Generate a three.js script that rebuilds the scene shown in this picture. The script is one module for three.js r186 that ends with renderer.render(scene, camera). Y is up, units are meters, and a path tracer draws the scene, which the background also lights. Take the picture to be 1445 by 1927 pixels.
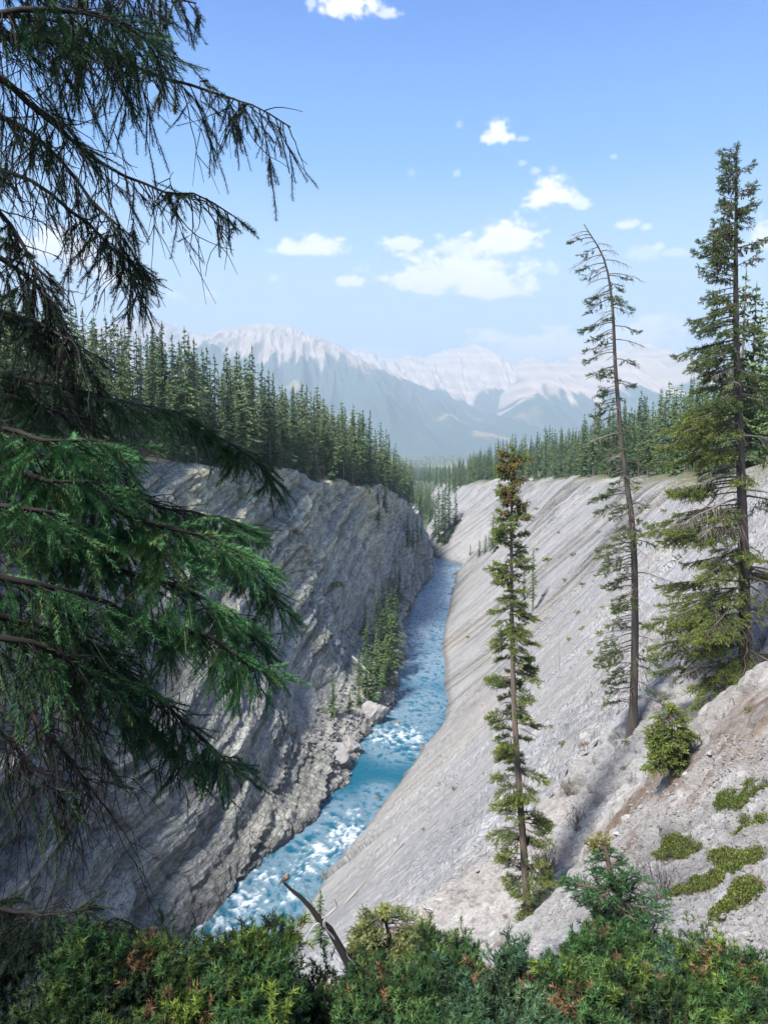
import * as THREE from 'three';
import { mergeGeometries } from 'three/addons/utils/BufferGeometryUtils.js';
import { ImprovedNoise } from 'three/addons/math/ImprovedNoise.js';
import { MarchingCubes } from 'three/addons/objects/MarchingCubes.js';

// ------------------------------------------------------------------ camera, sky, sun, exposure
const EYE = 46;                                   // metres above the river
const VFOV = 67, PITCH = 5.3 * Math.PI / 180, EXPOSURE = 2.9;
const scene = new THREE.Scene();
const camera = new THREE.PerspectiveCamera(VFOV, 767 / 1024, 0.1, 40000);
camera.position.set(0, EYE, 0);
camera.rotation.x = -PITCH;
const SUN_DIR = new THREE.Vector3(-0.405, 0.80, 0.44).normalize();
const sun = new THREE.DirectionalLight(new THREE.Color(1.0, 0.93, 0.84), 4.2);
sun.position.copy(SUN_DIR).multiplyScalar(600);
sun.castShadow = true; sun.shadow.radius = 20;
sun.shadow.mapSize.set(4096, 4096);
Object.assign(sun.shadow.camera, { left: -400, right: 400, top: 400, bottom: -400, near: 1, far: 2000 });
scene.add(sun, sun.target);
const renderer = new THREE.WebGLRenderer({ antialias: true });
renderer.setSize(767, 1024);
renderer.shadowMap.enabled = true;
renderer.shadowMap.type = THREE.PCFSoftShadowMap;
renderer.toneMapping = THREE.LinearToneMapping;
renderer.toneMappingExposure = EXPOSURE;
scene.fog = new THREE.FogExp2(new THREE.Color(0.65, 0.85, 1.0), 0.00020);

// ------------------------------------------------------------------ small helpers
const PN = new ImprovedNoise();
const noise = (x, y, z) => PN.noise(x + 137.3, y + 71.9, z + 211.7);
function fbm(x, y, z, oct = 4, gain = 0.5) { let s = 0, a = 1, n = 0; for (let i = 0; i < oct; i++) { s += a * noise(x, y, z); n += a; a *= gain; x = x * 2.03 + 5.1; y = y * 2.03 + 1.7; z = z * 2.03 + 9.2; } return s / n; }
function ridged(x, y, z, oct = 4) { let s = 0, a = 1, n = 0; for (let i = 0; i < oct; i++) { s += a * (1 - 2 * Math.abs(noise(x, y, z))); n += a; a *= 0.5; x = x * 2.1 + 3.3; y = y * 2.1 + 8.1; z = z * 2.1 + 2.7; } return s / n; }
function rng(seed) { let s = seed >>> 0; return () => { s = (s + 0x6d2b79f5) | 0; let t = Math.imul(s ^ (s >>> 15), 1 | s); t = (t + Math.imul(t ^ (t >>> 7), 61 | t)) ^ t; return ((t ^ (t >>> 14)) >>> 0) / 4294967296; }; }
function hash(a, b = 0, c = 0) { let h = Math.imul(a | 0, 374761393) ^ Math.imul(b | 0, 668265263) ^ Math.imul(c | 0, 1274126177); h = Math.imul(h ^ (h >>> 13), 1274126177); return ((h ^ (h >>> 16)) >>> 0) / 4294967296; }
const WO = { h: 0, k: 0, dx: 0, dy: 0, e: 0 };
function worley(x, y, seed) {          // nearest cell: h, k random per cell; dx, dy offset from its point; e distance to the border
  const ix = Math.floor(x), iy = Math.floor(y); let f1 = 9, f2 = 9, cx = 0, cy = 0, bx = 0, by = 0;
  for (let i = -1; i <= 1; i++) for (let j = -1; j <= 1; j++) { const X = ix + i, Y = iy + j, px = X + 0.15 + 0.7 * hash(X, Y, seed), py = Y + 0.15 + 0.7 * hash(X, Y, seed + 1), d = (x - px) ** 2 + (y - py) ** 2; if (d < f1) { f2 = f1; f1 = d; cx = X; cy = Y; bx = x - px; by = y - py; } else if (d < f2) f2 = d; }
  WO.h = hash(cx, cy, seed + 2); WO.k = hash(cx, cy, seed + 3); WO.dx = bx; WO.dy = by; WO.e = Math.sqrt(f2) - Math.sqrt(f1); return WO;
}
const clamp = (x, a = 0, b = 1) => Math.min(b, Math.max(a, x));
const lerp = (a, b, t) => a + (b - a) * t;
const sstep = (a, b, x) => { const t = clamp((x - a) / (b - a)); return t * t * (3 - 2 * t); };
const V = (x, y, z) => new THREE.Vector3(x, y, z);
// photograph pixels (1445 x 1927) to directions and places in the world
const FPX = 963.5 / Math.tan(VFOV * Math.PI / 360), CP = Math.cos(PITCH), SP = Math.sin(PITCH);
function ray(px, py) { const x = (px - 722.5) / FPX, y = (963.5 - py) / FPX; return V(x, y * CP - SP, -CP - y * SP); }
function at(px, py, depth) { const r = ray(px, py); const k = depth / -r.z; return V(r.x * k, EYE + r.y * k, -depth); }   // depth = metres along -z
function onY(px, py, Y = 0) { const r = ray(px, py); const k = (Y - EYE) / r.y; return V(r.x * k, Y, r.z * k); }
function curve1(points) {            // piecewise linear lookup; points sorted by first entry
  return (t) => { const n = points.length; if (t <= points[0][0]) { const [a, b] = points; return a[1] + (t - a[0]) * (b[1] - a[1]) / (b[0] - a[0]); }
    for (let i = 1; i < n; i++) if (t <= points[i][0]) { const a = points[i - 1], b = points[i]; return a[1] + (t - a[0]) * (b[1] - a[1]) / (b[0] - a[0]); }
    const a = points[n - 2], b = points[n - 1]; return a[1] + (t - a[0]) * (b[1] - a[1]) / (b[0] - a[0]); };
}
const used = {};
function numbered(name) { const n = used[name] = (used[name] ?? -1) + 1; return n ? name + '_' + String(n).padStart(3, '0') : name; }
function tag(o, label, category, group, kind) { if (label) o.userData.label = label; if (category) o.userData.category = category; if (group) o.userData.group = group; if (kind) o.userData.kind = kind; return o; }
function shade(o) { o.castShadow = o.receiveShadow = true; return o; }
function mesh(name, geometry, material, parent = scene) { const m = shade(new THREE.Mesh(geometry, material)); m.name = parent === scene ? numbered(name) : name; parent.add(m); return m; }
function thing(name, x, y, z, label, category, group) { const g = new THREE.Group(); g.name = numbered(name); g.position.set(x, y, z); scene.add(g); return tag(g, label, category, group); }
function structure(name, geometry, material, label) { const m = mesh(name, geometry, material); m.userData.kind = 'structure'; if (label) m.userData.label = label; return m; }
function geo(pos, idx, col, uv) {
  const g = new THREE.BufferGeometry();
  g.setAttribute('position', new THREE.BufferAttribute(Float32Array.from(pos), 3));
  if (col) g.setAttribute('color', new THREE.BufferAttribute(Float32Array.from(col), 3));
  if (uv) g.setAttribute('uv', new THREE.BufferAttribute(Float32Array.from(uv), 2));
  if (idx) g.setIndex(new THREE.BufferAttribute(Uint32Array.from(idx), 1));
  g.computeVertexNormals(); return g;
}
function grid(nu, nv, f, keep) {      // f(i, j) -> [x,y,z, r,g,b, u,v]
  const P = new Float32Array(nu * nv * 3), C = new Float32Array(nu * nv * 3), U = new Float32Array(nu * nv * 2), I = [];
  for (let i = 0; i < nu; i++) for (let j = 0; j < nv; j++) { const k = i * nv + j, q = f(i, j); P.set([q[0], q[1], q[2]], k * 3); C.set([q[3], q[4], q[5]], k * 3); U.set([q[6], q[7]], k * 2); }
  for (let i = 0; i < nu - 1; i++) for (let j = 0; j < nv - 1; j++) { const a = i * nv + j, b = a + nv; if (keep && !keep(i, j, P, a)) continue; I.push(a, b, a + 1, b, b + 1, a + 1); }
  const g = new THREE.BufferGeometry();
  g.setAttribute('position', new THREE.BufferAttribute(P, 3)); g.setAttribute('color', new THREE.BufferAttribute(C, 3)); g.setAttribute('uv', new THREE.BufferAttribute(U, 2));
  g.setIndex(new THREE.BufferAttribute(Uint32Array.from(I), 1)); g.computeVertexNormals(); return g;
}
// tapered tube along points with radii; sides around
function tubeInto(pos, idx, col, pts, radii, sides, color) {
  const base = pos.length / 3, n = pts.length, t = V(), u = V(), w = V();
  let ref = Math.abs(pts[n - 1].clone().sub(pts[0]).normalize().y) > 0.8 ? V(1, 0, 0) : V(0, 1, 0);
  for (let i = 0; i < n; i++) {
    t.subVectors(pts[Math.min(n - 1, i + 1)], pts[Math.max(0, i - 1)]).normalize(); u.crossVectors(t, ref).normalize(); w.crossVectors(t, u);
    for (let s = 0; s < sides; s++) { const a = s / sides * Math.PI * 2, r = radii[i], c = Math.cos(a) * r, d = Math.sin(a) * r, p = pts[i]; pos.push(p.x + u.x * c + w.x * d, p.y + u.y * c + w.y * d, p.z + u.z * c + w.z * d); if (col) { const k = typeof color === 'function' ? color(i, s) : color; col.push(k[0], k[1], k[2]); } }
  }
  for (let i = 0; i < n - 1; i++) for (let s = 0; s < sides; s++) { const a = base + i * sides + s, b = base + i * sides + (s + 1) % sides; idx.push(a, b, a + sides, b, b + sides, a + sides); }
}
function tube(pts, radii, sides, color = [1, 1, 1]) { const P = [], I = [], C = []; tubeInto(P, I, C, pts, radii, sides, color); return geo(P, I, C); }

// ------------------------------------------------------------------ the sky: blue air with small fair-weather clouds
{
  const AIR = 1.36 / EXPOSURE, W = 4096, H = 2048, data = new Float32Array(W * H * 4);
  const stops = [[0, [0.86, 0.95, 1.2]], [4, [0.78, 0.9, 1.17]], [8, [0.62, 0.8, 1.1]], [12.4, [0.44, 0.68, 1.0]], [19, [0.1, 0.37, 0.88]], [28, [0.0, 0.16, 0.68]], [45, [0.0, 0.11, 0.5]], [90, [0.0, 0.09, 0.40]]];
  const clear = (el) => { for (let i = 1; i < stops.length; i++) if (el <= stops[i][0]) { const a = stops[i - 1], b = stops[i], t = (el - a[0]) / (b[0] - a[0]); return [0, 1, 2].map((c) => lerp(a[1][c], b[1][c], t)); } return stops.at(-1)[1]; };
  const clouds = [[590, 468, 78, 24, 0.9], [755, 460, 38, 18, 0.8], [655, 530, 30, 14, 0.85], [862, 522, 150, 46, 1], [930, 540, 80, 34, 1], [790, 528, 60, 26, 1], [955, 452, 66, 44, 1], [870, 470, 60, 28, 0.7], [1035, 368, 46, 28, 1], [1088, 385, 26, 14, 0.7], [938, 250, 30, 27, 0.9], [985, 262, 14, 7, 0.4],
    [660, 14, 54, 30, 0.9], [725, 28, 26, 10, 0.6], [585, 8, 12, 14, 0.5], [912, 636, 42, 18, 1], [1040, 655, 170, 34, 1], [1205, 640, 85, 40, 1], [1250, 680, 70, 40, 1], [960, 672, 90, 26, 0.9], [1185, 424, 26, 11, 0.7], [1215, 428, 16, 9, 0.6], [1205, 475, 34, 22, 0.35], [1238, 462, 14, 10, 0.5], [1270, 475, 26, 12, 0.4],
    [332, 556, 26, 11, 0.4], [398, 556, 16, 11, 0.4], [515, 524, 14, 11, 0.45], [120, 470, 90, 44, 0.9], [210, 515, 46, 34, 0.8], [1432, 450, 36, 34, 0.9], [1436, 606, 34, 14, 0.7], [1155, 295, 9, 7, 0.35], [981, 306, 12, 9, 0.35], [1008, 322, 10, 7, 0.4], [865, 236, 9, 9, 0.25], [1040, 320, 8, 8, 0.25], [860, 326, 8, 7, 0.3], [775, 325, 10, 9, 0.2],
    [700, 668, 110, 14, 0.55], [560, 640, 80, 10, 0.3], [-200, 380, 160, 50, 0.9], [-520, 560, 200, 40, 0.9], [1750, 420, 180, 60, 0.9], [2200, 560, 260, 60, 0.9], [1800, 120, 120, 50, 0.7], [-400, 60, 140, 60, 0.7], [300, -300, 200, 60, 0.7], [1200, -420, 220, 60, 0.7]]
    .map(([px, py, rx, ry, k]) => { const r = ray(px, py).normalize(); return { az: Math.atan2(r.z, r.x), el: Math.asin(r.y), rx: rx / FPX * 0.98 / Math.hypot(1, (px - 722) / FPX), ry: ry / FPX, k }; });
  const r0 = rng(5);
  for (let i = 0; i < 40; i++) { const az = r0() * 6.283 - 3.1416; if (Math.abs(az + Math.PI / 2) < 0.75) continue; clouds.push({ az, el: 0.05 + r0() * 0.5, rx: 0.05 + r0() * 0.13, ry: 0.015 + r0() * 0.03, k: 0.7 + 0.3 * r0() }); }
  for (let row = 0; row < H; row++) {
    const up = ((row + 0.5) / H - 0.5) * Math.PI, el = up * 180 / Math.PI, base = clear(Math.max(0, el)), sy = Math.sin(up), cy = Math.cos(up);
    const near = clouds.filter((c) => Math.abs(up - c.el) < c.ry * 2.6);
    for (let col = 0; col < W; col++) {
      const az = ((col + 0.5) / W - 0.5) * 2 * Math.PI, x = Math.cos(az) * cy, z = Math.sin(az) * cy;
      const cs = x * SUN_DIR.x + sy * SUN_DIR.y + z * SUN_DIR.z, glow = 0.5 * Math.pow(Math.max(0, cs), 8) + 0.6 * Math.pow(Math.max(0, cs), 60);
      let r = base[0] + glow * 0.9, g = base[1] + glow * 0.85, b = base[2] + glow * 0.75;
      if (sy > 0) for (const c of near) {
        let da = az - c.az; if (da > Math.PI) da -= 2 * Math.PI; if (da < -Math.PI) da += 2 * Math.PI;
        if (Math.abs(da) > c.rx * 2.2) continue;
        const dx = da * cy / c.rx; let dy = (up - c.el) / c.ry; if (dy < 0) dy *= 1.5;
        const n = 0.8 * fbm(x * 34, sy * 60, z * 34, 6, 0.6) + 0.25 * fbm(x * 160, sy * 220, z * 160, 4, 0.6);
        const d = 1 - Math.hypot(dx, dy) + 1.5 * n, a = sstep(c.k > 0.95 ? -0.12 : 0.0, 0.5, d) * c.k, lit = 0.9 + 0.1 * clamp(0.5 + dy * 0.6 + n * 1.5);
        r = lerp(r, 1.25 * lit, a); g = lerp(g, 1.2 * lit, a); b = lerp(b, 1.2 * Math.sqrt(lit), a);
      }
      const k = (row * W + col) * 4; data[k] = r * AIR; data[k + 1] = g * AIR; data[k + 2] = b * AIR; data[k + 3] = 1;
    }
  }
  const t = new THREE.DataTexture(data, W, H, THREE.RGBAFormat, THREE.FloatType);
  t.mapping = THREE.EquirectangularReflectionMapping; t.magFilter = THREE.LinearFilter; t.minFilter = THREE.LinearFilter; t.needsUpdate = true;
  scene.background = t; scene.environment = t;
}
// ------------------------------------------------------------------ tiling textures
function tileNoise(period, seed) {
  const G = new Float32Array(period * period); for (let i = 0; i < G.length; i++) G[i] = hash(i, seed, 17) * 2 - 1;
  return (x, y) => { const ix = Math.floor(x), iy = Math.floor(y), fx = x - ix, fy = y - iy, a = fx * fx * (3 - 2 * fx), b = fy * fy * (3 - 2 * fy), X = ((ix % period) + period) % period, Y = ((iy % period) + period) % period, X1 = (X + 1) % period, Y1 = (Y + 1) % period;
    return lerp(lerp(G[Y * period + X], G[Y * period + X1], a), lerp(G[Y1 * period + X], G[Y1 * period + X1], a), b); };
}
function tileNoise2(px, py, seed) {   // different periods along u and v
  const G = new Float32Array(px * py); for (let i = 0; i < G.length; i++) G[i] = hash(i, seed, 29) * 2 - 1;
  return (x, y) => { const ix = Math.floor(x), iy = Math.floor(y), fx = x - ix, fy = y - iy, a = fx * fx * (3 - 2 * fx), b = fy * fy * (3 - 2 * fy), X = ((ix % px) + px) % px, Y = ((iy % py) + py) % py, X1 = (X + 1) % px, Y1 = (Y + 1) % py;
    return lerp(lerp(G[Y * px + X], G[Y * px + X1], a), lerp(G[Y1 * px + X], G[Y1 * px + X1], a), b); };
}
function texture(size, f, srgb) {     // f(u, v) in 0..1 -> [r,g,b] in 0..1
  const d = new Uint8Array(size * size * 4);
  for (let y = 0; y < size; y++) for (let x = 0; x < size; x++) { const q = f(x / size, y / size), k = (y * size + x) * 4; d[k] = clamp(q[0]) * 255; d[k + 1] = clamp(q[1]) * 255; d[k + 2] = clamp(q[2]) * 255; d[k + 3] = 255; }
  const t = new THREE.DataTexture(d, size, size, THREE.RGBAFormat); t.wrapS = t.wrapT = THREE.RepeatWrapping; t.magFilter = THREE.LinearFilter; t.minFilter = THREE.LinearMipmapLinearFilter; t.generateMipmaps = true;
  if (srgb) t.colorSpace = THREE.SRGBColorSpace; t.needsUpdate = true; return t;
}
// rock: beds run along u; fissures and chips across
const rockField = (() => {
  const n = [4, 8, 16, 32, 64, 128, 256].map((p, i) => tileNoise(p, 31 + i)), m = [[4, 24], [4, 32], [8, 64], [16, 128]].map(([a, b], i) => tileNoise2(a, b, 91 + i)), cr = tileNoise2(3, 36, 77), cr2 = tileNoise2(7, 80, 78), ac = tileNoise2(20, 4, 79);
  return (u, v) => {
    const w = 0.02 * n[1](u * 8, v * 8);
    const bed = 0.5 * m[1](u * 4, (v + w) * 32) + 0.3 * m[2](u * 8, (v + w) * 64) + 0.3 * m[3](u * 16, (v + w) * 128);
    const grain = 0.4 * n[3](u * 32, v * 32) + 0.35 * n[4](u * 64, v * 64) + 0.35 * n[5](u * 128, v * 128) + 0.3 * n[6](u * 256, v * 256);
    const crack = Math.min(Math.abs(cr(u * 3, v * 36 + 0.6 * n[2](u * 16, v * 16)) + 0.10 * n[4](u * 64, v * 64)), 0.03 + Math.abs(cr2(u * 7, v * 80) + 0.1 * n[4](u * 64, v * 64)));
    const across = Math.abs(ac(u * 20, v * 4) + 0.3 * n[3](u * 32, v * 32));
    return { bed, grain, crack, across };
  };
})();
const texRock = texture(1024, (u, v) => { const f = rockField(u, v), c = 0.84 + 0.11 * f.bed + 0.17 * f.grain - 0.2 * (1 - sstep(0, 0.09, f.crack)) * sstep(-0.2, 0.3, f.bed + f.grain) - 0.1 * (1 - sstep(0, 0.05, f.across)); const t = 0.02 * f.bed; return [c + t, c, c - t]; }, false);
const texRockBump = texture(1024, (u, v) => { const f = rockField(u, v), c = 0.5 + 0.22 * f.bed + 0.16 * f.grain - 0.14 * (1 - sstep(0, 0.1, f.crack)) - 0.12 * (1 - sstep(0, 0.06, f.across)); return [c, c, c]; }, false);
const soilField = (() => { const n = [16, 32, 64, 128, 256].map((p, i) => tileNoise(p, 131 + i)); return (u, v) => 0.3 * n[0](u * 16, v * 16) + 0.35 * n[1](u * 32, v * 32) + 0.35 * n[2](u * 64, v * 64) + 0.4 * n[3](u * 128, v * 128) + 0.35 * n[4](u * 256, v * 256); })();
const texSoil = texture(1024, (u, v) => { const s = soilField(u, v), c = 0.76 + 0.24 * s; return [c, c, c]; }, false);
const texSoilBump = texture(1024, (u, v) => { const c = 0.5 + 0.45 * soilField(u, v); return [c, c, c]; }, false);
const texBark = texture(512, (() => { const a = tileNoise(32, 201), b = tileNoise(16, 202), c = tileNoise(128, 203); return (u, v) => { const s = 0.65 + 0.3 * a(u * 32, v * 8 * 4) + 0.2 * b(u * 16, v * 16) + 0.22 * c(u * 128, v * 128); return [s * 1.02, s, s * 0.97]; }; })(), false);
const texWave = texture(1024, (() => { const n = [16, 32, 64, 128, 256].map((p, i) => tileNoise(p, 231 + i)); return (u, v) => { const w = 0.02 * n[0](u * 16, v * 16); const r = (k, p) => 1 - Math.abs(n[k]((u + w) * p, v * p)) * 2; const s = 0.5 + 0.2 * (0.5 * r(1, 32) + 0.5 * r(2, 64) + 0.35 * r(3, 128) + 0.25 * r(4, 256)); return [s, s, s]; }; })(), false);
// fractured cliff rock: blocks between bedding cracks and joints, at two sizes
const cliffField = (() => {
  const g = tileNoise(128, 401), g2 = tileNoise(256, 402), w = tileNoise(8, 403);
  const cells = (x, y, nx, ny, seed) => { const ix = Math.floor(x), iy = Math.floor(y); let f1 = 9, f2 = 9, id = 0; for (let i = -1; i <= 1; i++) for (let j = -1; j <= 1; j++) { const X = ix + i, Y = iy + j, hx = ((X % nx) + nx) % nx, hy = ((Y % ny) + ny) % ny, d = (x - X - 0.1 - 0.8 * hash(hx, hy, seed)) ** 2 + (y - Y - 0.25 - 0.5 * hash(hx, hy, seed + 1)) ** 2; if (d < f1) { f2 = f1; f1 = d; id = hash(hx, hy, seed + 2); } else if (d < f2) f2 = d; } return [id, Math.sqrt(f2) - Math.sqrt(f1)]; };
  return (u, v) => { const q = 0.012 * w(u * 8, v * 8), a = cells(u * 5, (v + q) * 24, 5, 24, 410), b = cells(u * 15, (v + q) * 64, 15, 64, 420); return { t: 0.6 * (a[0] - 0.5) + 0.5 * (b[0] - 0.5), c: Math.max(1 - sstep(0, 0.14, a[1]), 0.7 * (1 - sstep(0, 0.16, b[1]))), g: 0.5 * g(u * 128, v * 128) + 0.5 * g2(u * 256, v * 256) }; };
})();
const texCliff = texture(1024, (u, v) => { const f = cliffField(u, v), c = 0.82 + 0.34 * f.t + 0.15 * f.g - 0.24 * f.c, t = 0.03 * f.t; return [c + t, c, c - t]; }, false);
const texCliffBump = texture(1024, (u, v) => { const f = cliffField(u, v), c = 0.55 + 0.5 * f.t + 0.1 * f.g - 0.28 * f.c; return [c, c, c]; }, false);
texCliff.anisotropy = texCliffBump.anisotropy = 8;
for (const t of [texRock, texRockBump, texSoil, texSoilBump]) t.anisotropy = 8;
const M = {
  rock: new THREE.MeshStandardMaterial({ name: 'pale limestone', map: texRock, bumpMap: texRockBump, bumpScale: 0.5, vertexColors: true, roughness: 0.92, flatShading: true }),
  cliff: new THREE.MeshStandardMaterial({ name: 'fractured limestone', map: texCliff, bumpMap: texCliffBump, bumpScale: 0.45, vertexColors: true, roughness: 0.92, flatShading: true }),
  ground: new THREE.MeshStandardMaterial({ name: 'stony ground', map: texSoil, bumpMap: texSoilBump, bumpScale: 0.022, vertexColors: true, roughness: 0.95, flatShading: true }),
  boulder: new THREE.MeshStandardMaterial({ name: 'boulder stone', vertexColors: true, roughness: 0.9, flatShading: true }),
  far: new THREE.MeshStandardMaterial({ name: 'mountain side', vertexColors: true, roughness: 1 }),
  bark: new THREE.MeshStandardMaterial({ name: 'bark', vertexColors: true, roughness: 0.95 }),
  needle: new THREE.MeshStandardMaterial({ name: 'needles', vertexColors: true, roughness: 0.7, side: THREE.DoubleSide }),
  feather: new THREE.MeshStandardMaterial({ name: 'feathers', vertexColors: true, roughness: 0.9 }), dark: new THREE.MeshStandardMaterial({ name: 'dark horn', color: new THREE.Color().setRGB(0.02, 0.018, 0.016), roughness: 0.4 }), wing: new THREE.MeshStandardMaterial({ name: 'wing feathers', color: new THREE.Color().setRGB(0.1, 0.075, 0.055), roughness: 0.9 }),
  water: new THREE.MeshPhysicalMaterial({ name: 'glacial water', vertexColors: true, roughness: 0.16, bumpMap: texWave, bumpScale: 0.12, ior: 1.33 }),
};
// ------------------------------------------------------------------ the canyon: river edges and rims by distance d = -z
const edge = (list, tail) => curve1(list.map(([px, py]) => { const p = onY(px, py); return [-p.z, p.x]; }).sort((a, b) => a[0] - b[0]).concat(tail));
const xR = edge([[513, 1784], [618, 1639], [663, 1599], [720, 1525], [803, 1412], [834, 1372], [839, 1317], [838, 1279], [831, 1203], [845, 1126], [866, 1065], [822, 1050]], [[330, 15], [400, 22], [500, 31], [700, 40]]);
const xL = edge([[369, 1764], [473, 1614], [563, 1549], [643, 1475], [685, 1412], [683, 1374], [742, 1317], [753, 1279], [753, 1203], [772, 1126], [809, 1073], [806, 1041]], [[345, 2], [400, -2], [520, -6], [700, -10]]);
const rimPts = [at(-420, 878, 52), at(-120, 872, 68), at(80, 872, 84), at(300, 872, 106), at(470, 880, 126), at(540, 884, 140), at(575, 897, 148), at(612, 916, 158), at(640, 908, 166), at(680, 912, 178), at(705, 918, 188), at(726, 912, 200), at(750, 935, 240), at(766, 948, 262), at(786, 952, 310), at(770, 940, 420), at(760, 930, 560), at(750, 925, 700)];
const xLrim = curve1(rimPts.map((p) => [-p.z, p.x])), yLrim = curve1(rimPts.map((p) => [-p.z, p.y]));
const yRrim = curve1([[0, 48.5], [30, 46], [60, 43], [100, 40.4], [160, 37.8], [200, 35.8], [250, 33], [350, 27], [430, 20], [500, 15], [600, 12], [800, 6]]);
const SLOPE = 1.12;
function smin(a, b, k) { const h = clamp(0.5 + 0.5 * (b - a) / k); return lerp(b, a, h) - k * h * (1 - h); }
function baseR(x, z) {
  const d = -z, u = x - xR(d), rim = yRrim(Math.max(-20, d)) + 1.5 * noise(x * 0.06, 3, z * 0.06) + 1.2 * noise(x * 0.2, 3, z * 0.2), uR = rim / SLOPE;
  return smin(SLOPE * u, rim + 0.17 * (u - uR), 1.3);
}
// the slope near the camera passes through places read off the photograph
const pins = [[0, 44.3, 1], [-3, 42.0, 2], [3, 44.6, 1], [7, 46.5, 0], [-1.5, 41.6, -4], [1.5, 41.9, -4.5], [-6, 37.5, -3]].map((p) => V(...p)).concat(
  [[1000, 1745, 20], [1195, 1375, 25], [1400, 1310, 22], [1300, 1700, 8.5], [1100, 1800, 13], [1000, 1812, 17.5], [1200, 1790, 9], [1200, 1630, 12], [1200, 1500, 16], [1400, 1450, 13], [1420, 1600, 9.5], [880, 1790, 17.5], [1445, 1330, 20], [1290, 1390, 20], [560, 1900, 12], [420, 1930, 9], [650, 1860, 20], [560, 1850, 28], [780, 1850, 22], [400, 1850, 22], [880, 1850, 12]].map((p) => at(...p)));
const SIG = 5, rbf = (() => {
  const n = pins.length, A = pins.map((p, i) => [...pins.map((q, j) => Math.exp(-((p.x - q.x) ** 2 + (p.z - q.z) ** 2) / (2 * SIG * SIG)) + (i === j ? 0.002 : 0)), p.y - baseR(p.x, p.z)]);
  for (let i = 0; i < n; i++) { let m = i; for (let k = i; k < n; k++) if (Math.abs(A[k][i]) > Math.abs(A[m][i])) m = k; [A[i], A[m]] = [A[m], A[i]]; for (let k = 0; k < n; k++) if (k !== i) { const f = A[k][i] / A[i][i]; for (let j = i; j <= n; j++) A[k][j] -= f * A[i][j]; } }
  return A.map((r, i) => r[n] / r[i]);
})();
function heightR(x, z) {
  let h = baseR(x, z);
  if (z > -70 && x > -40 && x < 50) for (let i = 0; i < pins.length; i++) { const p = pins[i], r = (x - p.x) ** 2 + (z - p.z) ** 2; if (r < 900) h += rbf[i] * Math.exp(-r / (2 * SIG * SIG)); }
  return h;
}
const NB = V(-0.72, 0.66, 0.07).normalize();
function layer(b, T, sharp = 0.25) { const i = Math.floor(b / T), f = b / T - i, a = hash(i, 7), c = hash(i + 1, 7); return lerp(a, c, sstep(1 - sharp, 1, f)); }
const soilSpots = [[1225, 1500, 16.5, 1.4], [1290, 1420, 17, 1.3], [1350, 1375, 19, 1.5], [1180, 1560, 14, 0.7], [905, 1800, 17, 0.8], [1330, 1470, 14.5, 1.0], [1410, 1400, 14, 1.2], [1160, 1690, 12, 0.6], [850, 1775, 18, 0.8], [1260, 1530, 14.5, 0.8], [1160, 1480, 19, 0.9], [1375, 1440, 13, 0.9]].map(([a, b, c, r]) => { const p = at(a, b, c); return [p.x, p.z, r]; });
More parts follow.
